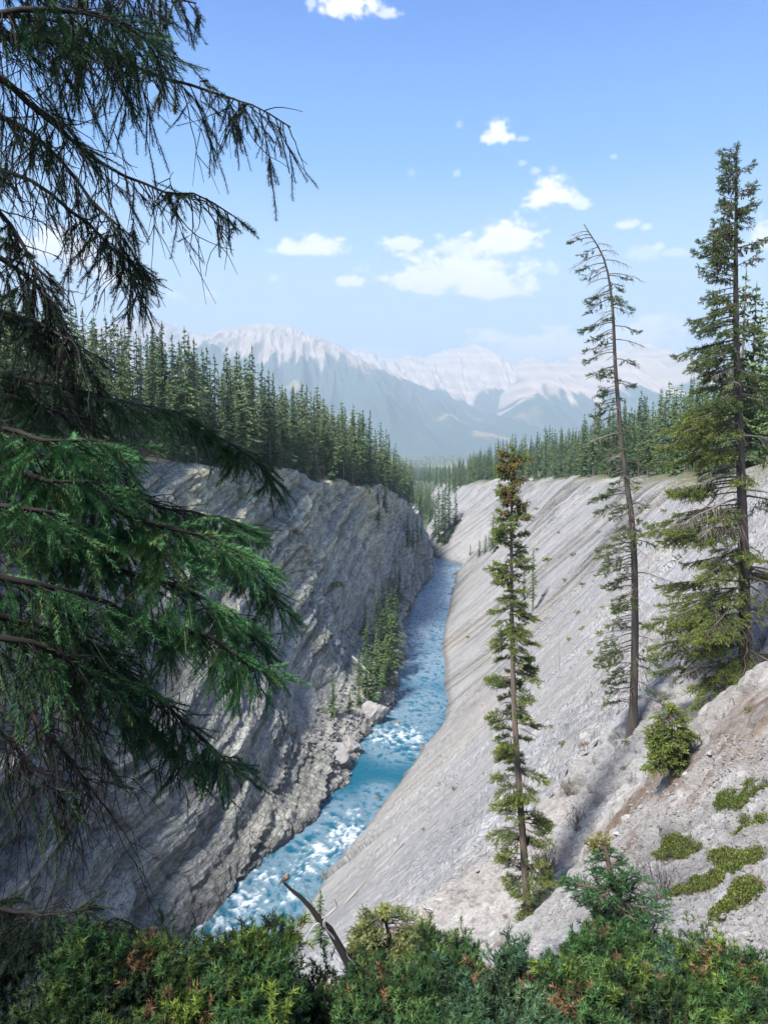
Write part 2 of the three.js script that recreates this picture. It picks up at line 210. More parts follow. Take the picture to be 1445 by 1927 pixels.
function pointR(x, z) {               // -> displaced point and colour of the right-hand slope
  const d = -z, u = x - xR(d), h = heightR(x, z), rim = yRrim(Math.max(-20, d)), dist = Math.hypot(x, z);
  const top = sstep(rim - 3, rim + 1.5, h), near = 1 - sstep(26, 48, dist);
  const q = (z * 1.06 - 0.86 * u * 1.06), row = 1.1 * Math.max(0.26, 0.0036 * Math.abs(0.86 * u - z)), wob = 0.7 * noise(x * 0.018, h * 0.018, z * 0.018);
  const along = u * 1.35 + z * 0.45, Q = q + wob, farr = sstep(62, 130, dist), rough = 0.35 + 0.9 * sstep(-0.15, 0.3, noise(x * 0.02 + 4, 9, z * 0.02));
  let disp = 0.9 * noise(x * 0.045, 1, z * 0.045) + 0.1 * fbm(x * 0.4, 5, z * 0.4, 3), crack = 0, slab = 0, stepShade = 0;
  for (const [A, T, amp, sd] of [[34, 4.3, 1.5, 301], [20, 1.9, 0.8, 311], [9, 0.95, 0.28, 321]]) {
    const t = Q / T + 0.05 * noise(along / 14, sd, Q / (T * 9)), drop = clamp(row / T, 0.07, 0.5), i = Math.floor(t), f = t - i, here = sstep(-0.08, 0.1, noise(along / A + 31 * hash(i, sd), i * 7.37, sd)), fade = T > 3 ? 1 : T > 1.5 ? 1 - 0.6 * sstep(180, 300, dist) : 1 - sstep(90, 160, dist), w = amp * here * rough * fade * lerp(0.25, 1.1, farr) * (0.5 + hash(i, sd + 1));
    disp += w * (f < 1 - drop ? f / (1 - drop) : (1 - f) / drop) - 0.5 * w; slab += 0.5 * (hash(i, sd + 2) - 0.5); const m = here * fade * sstep(1 - drop * 1.3, 1 - drop * 0.7, f) * clamp(0.16 / drop, 0.3, 1) * (hash(i, sd + 3) < 0.75 ? 1 : 0.4); stepShade = Math.max(stepShade, m * (T > 1 ? 1 : 0.55));
  }
  disp -= 0.15 * crack;
  disp *= lerp(1, 0.25, top);
  // broken blocks close by
  let soil = 0;
  if (near > 0) {
    for (const s of soilSpots) { const r = Math.hypot(x - s[0], z - s[1]) / s[2]; if (r < 1.6) soil = Math.max(soil, (1 - sstep(0.35, 0.75, r * 0.8 + 0.9 * fbm(x * 0.8, h * 0.8, z * 0.8, 4))) * (0.55 + 0.45 * sstep(-0.1, 0.2, fbm(x * 3, h * 3, z * 3, 3)))); }
    const grit = sstep(1.5, 4.5, x) * sstep(13, 9.5, d + 0.35 * x), hard = (1 - soil) * (1 - 0.8 * grit);
    const a = x * 0.55 - z * 0.5 + h * 0.6, c = x * 0.45 + z * 0.9; let f = 0;
    for (const [A, T, amp, sd] of [[2.6, 1.2, 0.34, 401], [0.9, 0.45, 0.2, 411], [0.34, 0.2, 0.085, 421]]) { const w = worley(a / A + 0.12 * noise(x * 0.7, sd, z * 0.7), c / T + 0.12 * noise(x * 0.9, sd + 5, z * 0.9), sd); f += amp * (0.8 * (w.h - 0.5) - (w.k - 0.2) * w.dy * 0.9 - (w.h - 0.5) * w.dx * 0.6 - 0.35 * (1 - sstep(0, 0.16, w.e))); crack = Math.max(crack, near * hard * 0.6 * (1 - sstep(0, 0.14, w.e))); slab += near * 0.25 * (w.k - 0.5); }
    disp += near * (f * hard + 0.02 * fbm(x * 3.1, h * 3.1, z * 3.1, 3) + grit * (0.09 * fbm(x * 1.6, h * 1.6, z * 1.6, 4) + 0.06 * (hash(Math.floor(x * 7 + 2 * noise(x * 2, 1, z * 2)), Math.floor(z * 7 + 2 * noise(x * 2, 5, z * 2)), 9) - 0.5)) + 0.05 * soil * fbm(x * 2, h * 2, z * 2, 3));
    soil = Math.max(soil * near, 0);
  }
  const gy = 1, e = 0.6, gx = (heightR(x + e, z) - heightR(x - e, z)) / (2 * e), gz = (heightR(x, z + e) - heightR(x, z - e)) / (2 * e), gl = Math.hypot(gx, gy, gz);
  const p = [x - gx / gl * disp, h + gy / gl * disp, z - gz / gl * disp];
  // rock colour: pale grey, shade painted dark on the slab step faces, tan streaks
  const tone = 0.36 + 0.05 * noise(x * 0.03, h * 0.03, z * 0.03) + 0.05 * noise(x * 0.25, h * 0.25, z * 0.25) + 0.06 * slab;
  const tan = sstep(0.12, 0.5, noise(x * 0.02 + 9, q * 0.05, 2.2) + 0.25 * noise(x * 0.2, q * 0.4, 5));
  const dark = clamp(0.5 * crack + 1.0 * stepShade * clamp(0.45 + 0.65 * rough) * (0.25 + 0.75 * farr));
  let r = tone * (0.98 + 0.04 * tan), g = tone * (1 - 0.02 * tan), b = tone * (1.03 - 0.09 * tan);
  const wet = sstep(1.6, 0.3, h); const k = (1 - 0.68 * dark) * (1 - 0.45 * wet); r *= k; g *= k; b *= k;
  if (near > 0) { const st = sstep(0.0, 0.5, fbm(x * 0.35, 21, z * 0.35, 4)); r = lerp(r, r * 0.84, near * st); g = lerp(g, g * 0.83, near * st); b = lerp(b, b * 0.82, near * st);
    r = lerp(r, 0.15 + 0.06 * noise(x * 5, 0, z * 5), soil * 0.9); g = lerp(g, 0.1 + 0.04 * noise(x * 5, 0, z * 5), soil * 0.9); b = lerp(b, 0.066, soil * 0.9); const gd = near * 0.35 * sstep(1, 5, x) * sstep(18, 12, d) * (1 - soil) * sstep(-0.35, 0.25, fbm(x * 1.1, 31, z * 1.1, 4)); r *= 1 - gd; g *= 1 - gd * 1.04; b *= 1 - gd * 1.08; }
  const veg = top * sstep(-0.35, 0.15, noise(x * 0.09, 2, z * 0.09) + (h - rim) * 0.12);
  r = lerp(r, 0.12, veg); g = lerp(g, 0.125, veg); b = lerp(b, 0.06, veg);
  return { p, c: [r, g, b], uv: [(u * 0.86 * 1.3 + z * 0.5) / 15, q / 15] };
}
const stations = (a, b, k, least) => { const out = [a]; while (out.at(-1) < b) out.push(out.at(-1) + Math.max(least, Math.abs(out.at(-1)) * k)); return out; };
const NEAR = { x0: -4.5, x1: 15, z0: -28, z1: 1.5 };
{
  const D = stations(-9, 640, 0.0036, 0.26), U = []; for (let u = -4; u < 52; u += 0.34) U.push(u); for (let u = 52, s = 0.5; u < 420; u += s, s *= 1.07) U.push(u);
  const XZ = (i, j) => { const z = -D[i] + 0.86 * clamp(U[j], 0, 60); return [xR(-z) + U[j], z]; };      // rows follow the bed edges
  const inside = (x, z) => x > NEAR.x0 + 0.5 && x < NEAR.x1 - 0.5 && z > NEAR.z0 + 0.5 && z < NEAR.z1 - 0.5;
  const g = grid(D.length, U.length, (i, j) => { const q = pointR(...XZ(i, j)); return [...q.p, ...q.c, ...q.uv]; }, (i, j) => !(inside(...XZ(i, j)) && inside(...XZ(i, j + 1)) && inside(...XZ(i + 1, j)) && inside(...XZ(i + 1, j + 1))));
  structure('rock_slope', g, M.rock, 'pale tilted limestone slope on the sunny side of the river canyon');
  const nx = Math.round((NEAR.x1 - NEAR.x0) / 0.058), nz = Math.round((NEAR.z1 - NEAR.z0) / 0.058);
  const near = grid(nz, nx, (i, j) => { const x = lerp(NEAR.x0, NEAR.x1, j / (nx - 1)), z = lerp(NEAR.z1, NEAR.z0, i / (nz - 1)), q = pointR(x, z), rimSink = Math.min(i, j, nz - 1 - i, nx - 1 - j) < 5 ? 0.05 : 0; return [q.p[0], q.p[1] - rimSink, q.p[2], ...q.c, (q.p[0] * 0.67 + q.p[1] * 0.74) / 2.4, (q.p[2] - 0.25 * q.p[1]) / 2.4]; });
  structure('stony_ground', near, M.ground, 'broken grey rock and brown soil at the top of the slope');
}
// the left-hand cliff, cut across the beds
const benchAt = (d) => 7.5 * Math.exp(-(((d - 150) / 38) ** 2)) + 3 * Math.exp(-(((d - 205) / 16) ** 2)) + 2.5 * Math.exp(-(((d - 112) / 9) ** 2));
function pointL(d, v) {               // v: 0 water .. 1 rim, above 1 metres of forest floor behind the rim
  const w = Math.min(v, 1), ly = yLrim(d) + 1.6 * noise(d * 0.11, 2, 5) + 0.8 * noise(d * 0.4, 7, 5), O = Math.max(6, xL(d) - xLrim(d)), bench = Math.min(benchAt(d), O * 0.5);
  const vs = lerp(-0.1, 1, w);
  let y = vs * ly, off = bench * sstep(0.05, 0.17, vs) + (O - bench) * (0.12 * sstep(0, 0.1, vs) + 0.88 * Math.pow(Math.max(0, vs), 1.15)) + Math.min(0, vs) * 8;
  let x = xL(d) - off, z = -d;
  const back = Math.max(0, v - 1), roll = sstep(0.965, 1, w);
  const by = x * NB.x + y * NB.y + z * NB.z;
  const wob = 1.6 * noise(x * 0.03, y * 0.03, z * 0.03) + 0.3 * noise(x * 0.13, y * 0.13, z * 0.13);
  const b = by + wob, a = z * 0.9 - y * 0.2 - x * 0.3;
  const jag = sstep(-0.25, 0.3, noise(y * 0.05, z * 0.04, 4.4));
  let blocks = 0, crack = 0, tint = 0;
  for (const [A, T, amp, sd] of [[11, 3.0, 1.7, 501], [4.6, 1.2, 1.1, 511], [1.8, 0.5, 0.5, 521]]) {
    const c = worley(a / A + 0.25 * noise(z * 0.1, y * 0.1, sd), b / T, sd), g2 = amp * (0.55 + 0.6 * jag);
    blocks += g2 * (0.9 * (c.h - 0.5) + 0.8 * (c.k - 0.75) * c.dy + 0.7 * (c.h - 0.5) * c.dx - 0.3 * (1 - sstep(0, 0.18, c.e))); crack = Math.max(crack, 1 - sstep(0, 0.15, c.e)); tint += (c.k - 0.5);
  }
  let disp = 2.8 * noise(z * 0.045, y * 0.03, 8.8) + 1.3 * ridged(z * 0.09, y * 0.07, 2.8, 2) + 1.3 * (layer(b, 5.2, 0.12) - 0.5) + blocks * 0.75 + 1.0 * (layer(b, 2.3, 0.1) - 0.5) + 0.55 * (layer(b, 1.1, 0.12) - 0.5) + 0.2 * fbm(x * 0.5, y * 0.5, z * 0.5, 3);
  const gul = Math.exp(-(((d - 187 + (y - 20) * 0.25) / 3.2) ** 2)) * sstep(6, 16, y);
  disp -= 3.2 * gul;
  disp *= (1 - 0.75 * roll) * (back > 0 ? 0 : 1) * sstep(-0.1, 0.02, vs) ;
  x += disp * 0.86; y += disp * 0.22; z += disp * 0.34;
  if (back > 0) { x -= back; y += 0.24 * back - 0.0002 * back * back + 0.8 * sstep(0, 6, back) * noise(x * 0.08, 4, z * 0.08); z += 0; }
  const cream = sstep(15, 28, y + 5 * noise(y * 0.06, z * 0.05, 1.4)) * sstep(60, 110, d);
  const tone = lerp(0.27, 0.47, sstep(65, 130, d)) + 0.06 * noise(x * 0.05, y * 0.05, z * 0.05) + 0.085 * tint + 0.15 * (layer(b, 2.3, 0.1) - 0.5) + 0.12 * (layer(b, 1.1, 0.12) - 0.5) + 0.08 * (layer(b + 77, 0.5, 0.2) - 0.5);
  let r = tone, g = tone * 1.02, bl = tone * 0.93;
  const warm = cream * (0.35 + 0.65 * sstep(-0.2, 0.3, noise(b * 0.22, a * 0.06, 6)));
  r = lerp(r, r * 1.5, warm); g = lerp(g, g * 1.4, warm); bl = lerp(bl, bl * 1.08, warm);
  { const k = 1 - 0.5 * crack * (0.5 + 0.5 * jag) - (layer(b + 17, 1.5, 0.2) > 0.9 ? 0.2 : 0); r *= k; g *= k; bl *= k; }
  const wet = sstep(1.8, 0.4, y); r *= 1 - 0.5 * wet; g *= 1 - 0.5 * wet; bl *= 1 - 0.47 * wet;
  const moss = sstep(0.28, 0.5, noise(x * 0.11 + 3, y * 0.12, z * 0.11)) * 0.35 * (1 - wet) * sstep(90, 130, d);
  r = lerp(r, 0.17, moss); g = lerp(g, 0.19, moss); bl = lerp(bl, 0.09, moss);
  if (back > 0) { const t = sstep(0, 4, back + 3 * noise(x * 0.15, 6, z * 0.15)); r = lerp(r, 0.1, t); g = lerp(g, 0.1, t); bl = lerp(bl, 0.055, t); }
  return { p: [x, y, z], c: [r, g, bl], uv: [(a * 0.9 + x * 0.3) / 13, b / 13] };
}
{
  const D = stations(34, 640, 0.0036, 0.3), T = []; for (let i = 0; i <= 165; i++) T.push(i / 165); for (let s = 0.4, t = 0.4; t < 420; t += s, s *= 1.13) T.push(1 + t);
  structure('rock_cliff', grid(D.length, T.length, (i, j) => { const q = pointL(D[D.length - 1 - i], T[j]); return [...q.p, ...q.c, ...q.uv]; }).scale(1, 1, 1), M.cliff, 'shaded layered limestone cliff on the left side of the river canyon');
}
function groundL(d, back) { const q = pointL(d, 1 + Math.max(0.01, back)); return V(...q.p); }
function cliffL(d, v) { return V(...pointL(d, v).p); }
function slopeR(x, z) { return V(...pointR(x, z).p); }

// ------------------------------------------------------------------ the river
const rapids = [[655, 1575, 6, 1], [600, 1605, 4, 1], [575, 1640, 3.5, 0.9], [500, 1655, 3.5, 0.8], [455, 1700, 4.5, 1], [555, 1690, 3.5, 0.75], [420, 1745, 5, 0.9], [760, 1390, 6, 1], [720, 1388, 4, 1], [800, 1395, 5, 0.7], [770, 1330, 9, 0.5], [790, 1250, 13, 0.42], [800, 1190, 12, 0.58], [800, 1130, 20, 0.45], [820, 1085, 22, 0.5], [690, 1560, 4, 0.8], [640, 1530, 4, 0.45], [715, 1500, 3, 0.6]].map(([a, b, r, k]) => { const p = onY(a, b); return [p.x, p.z, r, k]; });
function pointW(x, z) {
  const d = -z, l = xL(d), w = xR(d) - l, s = (x - l) / w; let f = 0.05;
  for (const q of rapids) { const e = (x - q[0]) ** 2 + ((z - q[1]) * 0.75) ** 2; f = Math.max(f, q[3] * Math.exp(-e / (q[2] * q[2]))); }
  const t = 0.35 * x, cx = x * 0.95 - z * 0.3, cz = z * 0.95 + x * 0.3;
  const swirl = fbm(x * 0.16, 2, z * 0.13, 2), n = fbm(cx * 1.0 + swirl * 3, 4, cz * 0.6 + swirl * 3, 5, 0.75), m = ridged(cx * 0.95 + swirl * 2.6, 9, cz * 0.5 + swirl, 5);
  const rip = ridged(x * 0.35 + 0.6 * n, 3, z * 0.75, 3);
  const far = sstep(90, 240, d), y = lerp(0.10, 0.24, far) * rip + (0.1 + 0.75 * f) * (0.55 * n + 0.35 * m) + 0.12 * noise(x * 1.4, 1, z * 1.4) + 0.06 * noise(x * 3.2, 5, z * 3.2);
  const far0 = sstep(110, 200, d), foam = sstep(0.9 - 0.09 * far0, 1.25, f * 0.78 + 1.0 * n + 0.5 * m - 0.05) * sstep(0.12, 0.35, f + 0.12), streak = sstep(0.3, 0.6, m + 0.5 * n) * 0.22 * sstep(0.02, 0.4, f);
  const shallow = Math.max(sstep(0.1, 0.0, s), 0) * sstep(120, 60, d) * 0.8, k = clamp(foam + streak * (1 + 0.9 * far));
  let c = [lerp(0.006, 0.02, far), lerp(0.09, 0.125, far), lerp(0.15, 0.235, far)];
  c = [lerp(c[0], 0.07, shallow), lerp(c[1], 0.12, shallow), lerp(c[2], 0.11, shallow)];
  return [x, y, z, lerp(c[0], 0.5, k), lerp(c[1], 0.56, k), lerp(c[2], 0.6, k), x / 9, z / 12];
}
{
  const D = stations(36, 460, 0.0026, 0.17), N = 92;
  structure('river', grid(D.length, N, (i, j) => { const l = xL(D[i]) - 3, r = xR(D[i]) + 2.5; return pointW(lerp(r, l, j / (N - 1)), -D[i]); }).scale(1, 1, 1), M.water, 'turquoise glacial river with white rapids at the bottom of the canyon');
}
// ------------------------------------------------------------------ the valley beyond and the mountains
const valleyY = (x, z) => { const d = -z; return lerp(14, -34, sstep(420, 1700, d)) + 0.02 * Math.max(0, Math.abs(x - 60) - 200) * sstep(3000, 500, d) + 3 * noise(x * 0.002, 1, z * 0.002) - (d < 300 ? 40 * sstep(300, 200, d) : 0); };
{
  const D = stations(-3000, 10200, 0.02, 60), X = []; for (let i = -60; i <= 60; i++) X.push(Math.sign(i) * (Math.abs(i) * 30 + Math.pow(Math.abs(i), 2.6) * 0.22));
  structure('valley_floor', grid(D.length, X.length, (i, j) => {
    const x = X[j], z = -D[i], n = fbm(x * 0.0016, 3, z * 0.0007, 4), open = sstep(0.12, 0.3, n);
    return [x, valleyY(x, z) - (D[i] < 640 ? 14 : 0), z, lerp(0.06, 0.3, open), lerp(0.085, 0.27, open), lerp(0.045, 0.15, open), 0, 0];
  }), M.far, 'wide hazy valley floor beyond the canyon');
}
function mountain(name, label, depth, sil, o) {
  const S = curve1(sil.map(([px, py]) => { const p = at(px, py, depth); return [p.x, p.y]; }));
  const x0 = at(sil[0][0], 800, depth).x, x1 = at(sil.at(-1)[0], 800, depth).x, NX = o.nx ?? 560, NW = 170, run = o.run, foot = -40;
  const g = grid(NX, NW, (i, j) => {
    const t = i / (NX - 1), w = j / (NW - 1) * 1.35, x = lerp(x0, x1, t);           // w: 0 foot .. 1 ridge .. 1.35 behind
    const sx = x + (o.lean ?? 0) * run * (1 - w) * 0.5;
    const top = S(w < 1 ? lerp(sx, x, clamp(w)) : x), H = Math.max(30, top - foot);
    const k = w < 1 ? Math.pow(w, o.pow ?? 1.25) : 1 - (w - 1) * 1.4;
    let y = foot + H * k;
    const spur = ridged(x / (o.spur ?? 900) + 0.35 * w, w * 0.5 + o.seed, o.seed, 3), fine = ridged(x / 240 + 0.9 * w * (o.skew ?? 1), w * 1.6, o.seed + 5, 5), grain = ridged(x / 70 + w * 3, w * 9, o.seed + 8, 3);
    const body = w < 1 ? 4 * w * (1 - w) : 0, edge = w > 0.9 ? 1 : sstep(0.1, 0.9, w);
    y += H * (0.34 * (spur - 0.35) * body * (1 - 0.75 * clamp(w)) + 0.15 * (fine - 0.35) * edge * (0.12 + body) + 0.025 * (grain - 0.3) * edge) + 26 * (o.jag ?? 1) * ridged(x / 130, w * 6, o.seed + 9, 4) * sstep(0.7, 1, w);
    const zz = -depth + run * (1 - w) * (w < 1 ? 1 : 0.6) + run * 0.16 * spur * body + run * 0.04 * fine * body;
    const line = o.tree + 60 * fbm(x / 420, w * 3, o.seed + 2, 5) - (o.chute ?? 220) * Math.max(0, ridged(x / 190 + 1.1 * w * (o.skew ?? 1), w * 0.7, o.seed + 7, 4) - 0.02) + (o.treeSpur ?? 0.22) * H * spur * body;
    const rock = sstep(-28, 28, y - line + 60 * noise(x / 90, w * 14, 3)), patch = sstep(0.15, 0.4, fbm(x / 300 + w * 2, w * 6, o.seed + 4, 5)) * (o.patch ?? 0.5) * (1 - rock);
    const band = 0.5 + 0.5 * Math.sin((y + 0.25 * x) / 22 + 4 * noise(x / 500, y / 200, o.seed)), tone = (o.tone ?? 0.19) * (0.55 + 0.35 * band + 0.9 * sstep(-0.05, 0.55, fine + 0.35 * grain));  // lit crests and shaded hollows are painted into the rock tone
    let c = [tone * 1.12, tone * 0.93, tone * 0.8]; const f = [0.045, 0.075, 0.075], m = [0.28, 0.22, 0.13];
    c = c.map((v, n) => lerp(lerp(f[n], m[n], patch), v, rock));
    return [x, y, zz, ...c, 0, 0];
  });
  const s = structure(name, g, M.far, label); return s;
}
mountain('mountain_ridge', 'faint pale mountain ridge far behind the left forest', 8000, [[-100, 600], [100, 640], [250, 604], [300, 606], [350, 628], [420, 640], [480, 700], [600, 760], [700, 800]], { run: 2600, seed: 3, tree: 400, nx: 240, patch: 0.2 });
mountain('mountain_ridge', 'pale rocky peaks at the middle of the horizon below the clouds', 9800, [[520, 720], [600, 690], [668, 662], [705, 668], [740, 682], [772, 672], [800, 676], [830, 664], [862, 658], [884, 652], [905, 658], [935, 674], [957, 684], [985, 700], [1040, 740], [1100, 790], [1180, 830]], { run: 3800, seed: 11, tree: 540, spur: 800, patch: 0.3, tone: 0.27, pow: 1.15 });
mountain('mountain_ridge', 'pointed pale mountain massif on the right of the horizon', 8500, [[860, 830], [900, 775], [930, 735], [957, 695], [985, 681], [1000, 677], [1028, 685], [1062, 681], [1085, 668], [1105, 654], [1122, 664], [1150, 672], [1176, 655], [1196, 645], [1210, 652], [1226, 668], [1262, 702], [1330, 740], [1420, 720], [1520, 700], [1700, 760]], { run: 3600, seed: 23, tree: 380, spur: 700, tone: 0.24, lean: 0.4, pow: 1.12 });
mountain('mountain_ridge', 'broad rounded mountain with a rocky crown left of the valley', 6600, [[120, 720], [240, 685], [340, 655], [400, 634], [440, 624], [480, 617], [512, 617], [545, 622], [590, 636], [640, 656], [690, 686], [760, 717], [850, 752], [920, 786], [970, 822], [1000, 842], [1060, 852]], { run: 2400, seed: 42, tree: 690, spur: 760, patch: 0.8, lean: -0.3, pow: 1.1, treeSpur: 0.3 });
// ------------------------------------------------------------------ where a pixel's ray meets the canyon sides
const cliffTable = [];
for (let d = 46; d < 440; d += 1 + d * 0.004) for (let i = 0; i <= 70; i++) { const p = cliffL(d, i / 70), r = [p.x, (p.y - EYE) * CP - p.z * SP * 0, 0], yy = (p.y - EYE), zz = p.z, vy = yy * CP - zz * SP * 1, vz = yy * SP + zz * CP; const cy = yy * CP + (-zz) * SP, cz = -yy * SP + (-zz) * CP; cliffTable.push([722.5 + p.x / cz * FPX, 963.5 - cy / cz * FPX, cz, d, i / 70, p]); }
function onCliff(px, py) { let best = null, bs = 1e9; for (const c of cliffTable) { const e = Math.hypot(c[0] - px, c[1] - py); const s = Math.max(0, e - 4) + c[2] * 0.03; if (s < bs) { bs = s; best = c; } } return best[5].clone(); }
function onSlope(px, py, from = 3) { const r = ray(px, py); let k = from; for (let i = 0; i < 4000; i++) { const x = r.x * k, y = EYE + r.y * k, z = r.z * k; if (y < heightR(x, z)) { let a = k / 1.01, b = k; for (let n = 0; n < 14; n++) { const m = (a + b) / 2; if (EYE + r.y * m < heightR(r.x * m, r.z * m)) b = m; else a = m; } return slopeR(r.x * b, r.z * b); } k *= 1.01; if (k > 900) break; } return V(r.x * k, EYE + r.y * k, r.z * k); }
const pixelSize = (p) => (p.z * -CP - (p.y - EYE) * SP) / FPX;      // metres per photograph pixel at a place
// ------------------------------------------------------------------ conifers of the forest, at tens to hundreds of metres
function coniferParts(seed, H, o = {}) {
  const R = rng(seed), P = [], I = [], C = [], bend = (R() - 0.5) * 0.25;
  const radius = o.radius ?? 1.6, start = o.start ?? 0.05, green = o.green ?? [0.042, 0.078, 0.034], sparse = o.sparse ?? 1;
  const axis = (t) => V(bend * t * t, H * t, bend * 0.6 * t);
  const tri = (a, b, c, k) => { const n = P.length / 3; P.push(a.x, a.y, a.z, b.x, b.y, b.z, c.x, c.y, c.z); I.push(n, n + 1, n + 2); for (let i = 0; i < 3; i++) C.push(k[0], k[1], k[2]); };
  for (let h = start * H; h < H * 0.99; h += (0.3 + 0.14 * R()) * (0.7 + 0.3 * radius)) {
    const t = h / H, tt = (t - start) / (1 - start), prof = Math.pow(1 - tt, 0.72) * (0.75 + 0.25 * sstep(0, 0.18, tt)), n = Math.round(lerp(6, 4, t) * sparse + R() * 1.5), clump = 0.75 + 0.5 * R();
    for (let k = 0; k < n; k++) {
      const az = R() * 6.283, len = radius * prof * (0.4 + 0.75 * R()) * clump * (0.8 + 0.35 * Math.sin(az * 1.5 + h * 0.7 + seed)) + 0.12, droop = 0.1 + 0.45 * (1 - t) + 0.25 * R(), o3 = axis(Math.min(0.99, t + (R() - 0.5) * 0.05 * (1 - 0.5 * t))), dx = Math.cos(az), dz = Math.sin(az);
      const tone = 0.62 + 0.62 * R(), warm = R() * R();
      const at_ = (s) => V(o3.x + dx * len * s, o3.y - droop * len * s * (1 - 0.35 * s) + 0.06 * R(), o3.z + dz * len * s);
      const segs = Math.max(2, Math.round(len / 0.34));
      for (let s = 0; s < segs; s++) {
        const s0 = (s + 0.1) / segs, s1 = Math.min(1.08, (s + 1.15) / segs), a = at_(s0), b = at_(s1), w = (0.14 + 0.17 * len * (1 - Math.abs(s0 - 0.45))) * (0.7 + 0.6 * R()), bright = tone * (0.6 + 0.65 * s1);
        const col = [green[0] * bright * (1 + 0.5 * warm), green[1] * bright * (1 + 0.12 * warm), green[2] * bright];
        const side = V(-dz * w, -0.1 - 0.14 * R(), dx * w), fwd = b.clone().sub(a).multiplyScalar(0.6 + 0.7 * R());
        tri(a, b, a.clone().add(side).add(fwd), col); tri(a, a.clone().sub(V(side.x, -side.y, side.z)).add(fwd), b, col);
        if (R() < 0.75) tri(a, b, a.clone().lerp(b, R()).add(V((R() - 0.5) * 0.14, -0.16 - 0.26 * R(), (R() - 0.5) * 0.14)), [col[0] * 0.8, col[1] * 0.8, col[2] * 0.8]);
      }
    }
  }
  for (let k = 0; k < 4; k++) { const a = axis(0.985), az = k * 1.57, c = [green[0] * 1.1, green[1] * 1.1, green[2]]; tri(V(a.x + 0.09 * Math.cos(az), a.y - 0.4, a.z + 0.09 * Math.sin(az)), V(a.x + 0.09 * Math.cos(az + 1.6), a.y - 0.4, a.z + 0.09 * Math.sin(az + 1.6)), axis(1.02), c); }
  const TP = [], TI = [], TC = [], pts = [], rad = []; for (let i = 0; i <= 7; i++) { const t = i / 7; pts.push(i ? axis(t * 0.99) : V(0, -1.2, 0)); rad.push(lerp(0.014 * H * 0.75, 0.02, t)); }
  const bk = o.bark ?? [0.12, 0.1, 0.085]; tubeInto(TP, TI, TC, pts, rad, 6, () => { const k = 0.8 + 0.4 * R(); return [bk[0] * k, bk[1] * k, bk[2] * k]; });
  for (let k = 0; k < (o.twigs ?? 10); k++) { const t = (o.dead ? 0.12 + 0.85 * R() : start * 0.3 + start * 0.9 * R()), az = R() * 6.283, L = (o.dead ? 0.9 * radius * (1.1 - t) : 0.6) * (0.5 + R()), a = axis(t); tubeInto(TP, TI, TC, [a, a.clone().add(V(Math.cos(az) * L * 0.6, -0.05 * L, Math.sin(az) * L * 0.6)), a.clone().add(V(Math.cos(az) * L, -0.3 * L, Math.sin(az) * L))], [0.03, 0.02, 0.008], 3, bk); }
  return { trunk: geo(TP, TI, TC), crown: o.dead ? null : geo(P, I, C) };
}
const KINDS = [
  { seed: 1, H: 17, radius: 2.39, green: [0.044, 0.093, 0.031] }, { seed: 2, H: 18.5, radius: 2.12, green: [0.036, 0.082, 0.030] }, { seed: 3, H: 16, radius: 2.73, green: [0.058, 0.111, 0.030] },
  { seed: 4, H: 19, radius: 1.85, green: [0.034, 0.075, 0.030] }, { seed: 5, H: 15, radius: 2.32, start: 0.04, green: [0.050, 0.101, 0.030] }, { seed: 6, H: 17.5, radius: 1.70, sparse: 0.75, start: 0.22, green: [0.062, 0.107, 0.031] },
  { seed: 7, H: 16.5, radius: 2.60, start: 0.3, sparse: 0.9, green: [0.071, 0.120, 0.031] },
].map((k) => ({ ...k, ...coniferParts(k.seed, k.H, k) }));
const SNAG = [{ seed: 21, H: 15, radius: 1.3 }, { seed: 22, H: 12, radius: 0.8 }].map((k) => ({ ...k, ...coniferParts(k.seed, k.H, { ...k, dead: true, twigs: 70, bark: [0.27, 0.25, 0.235] }) }));
const protoTree = new Map();
function plantTree(kind, p, height, turn, label, group, name = 'conifer_tree', category = 'tree', lean = 0, wide = 1) {
  let t = protoTree.get(kind);
  const s = height / kind.H;
  if (!t) { t = thing(name, 0, 0, 0, label, category, group); mesh('trunk', kind.trunk, M.bark, t); if (kind.crown) mesh('crown', kind.crown, M.needle, t); protoTree.set(kind, t); }
  else { t = t.clone(); t.name = numbered(name); scene.add(t); t.userData = {}; tag(t, label, category, group); }
  t.position.copy(p); t.rotation.set(lean * 0.6, turn, lean); const w = 0.85 + 0.3 * hash(Math.round(p.x * 100), Math.round(p.z * 100)), ww = w * wide; t.scale.set(s * ww, s, s * ww);
  return t;
}
const standing = [];
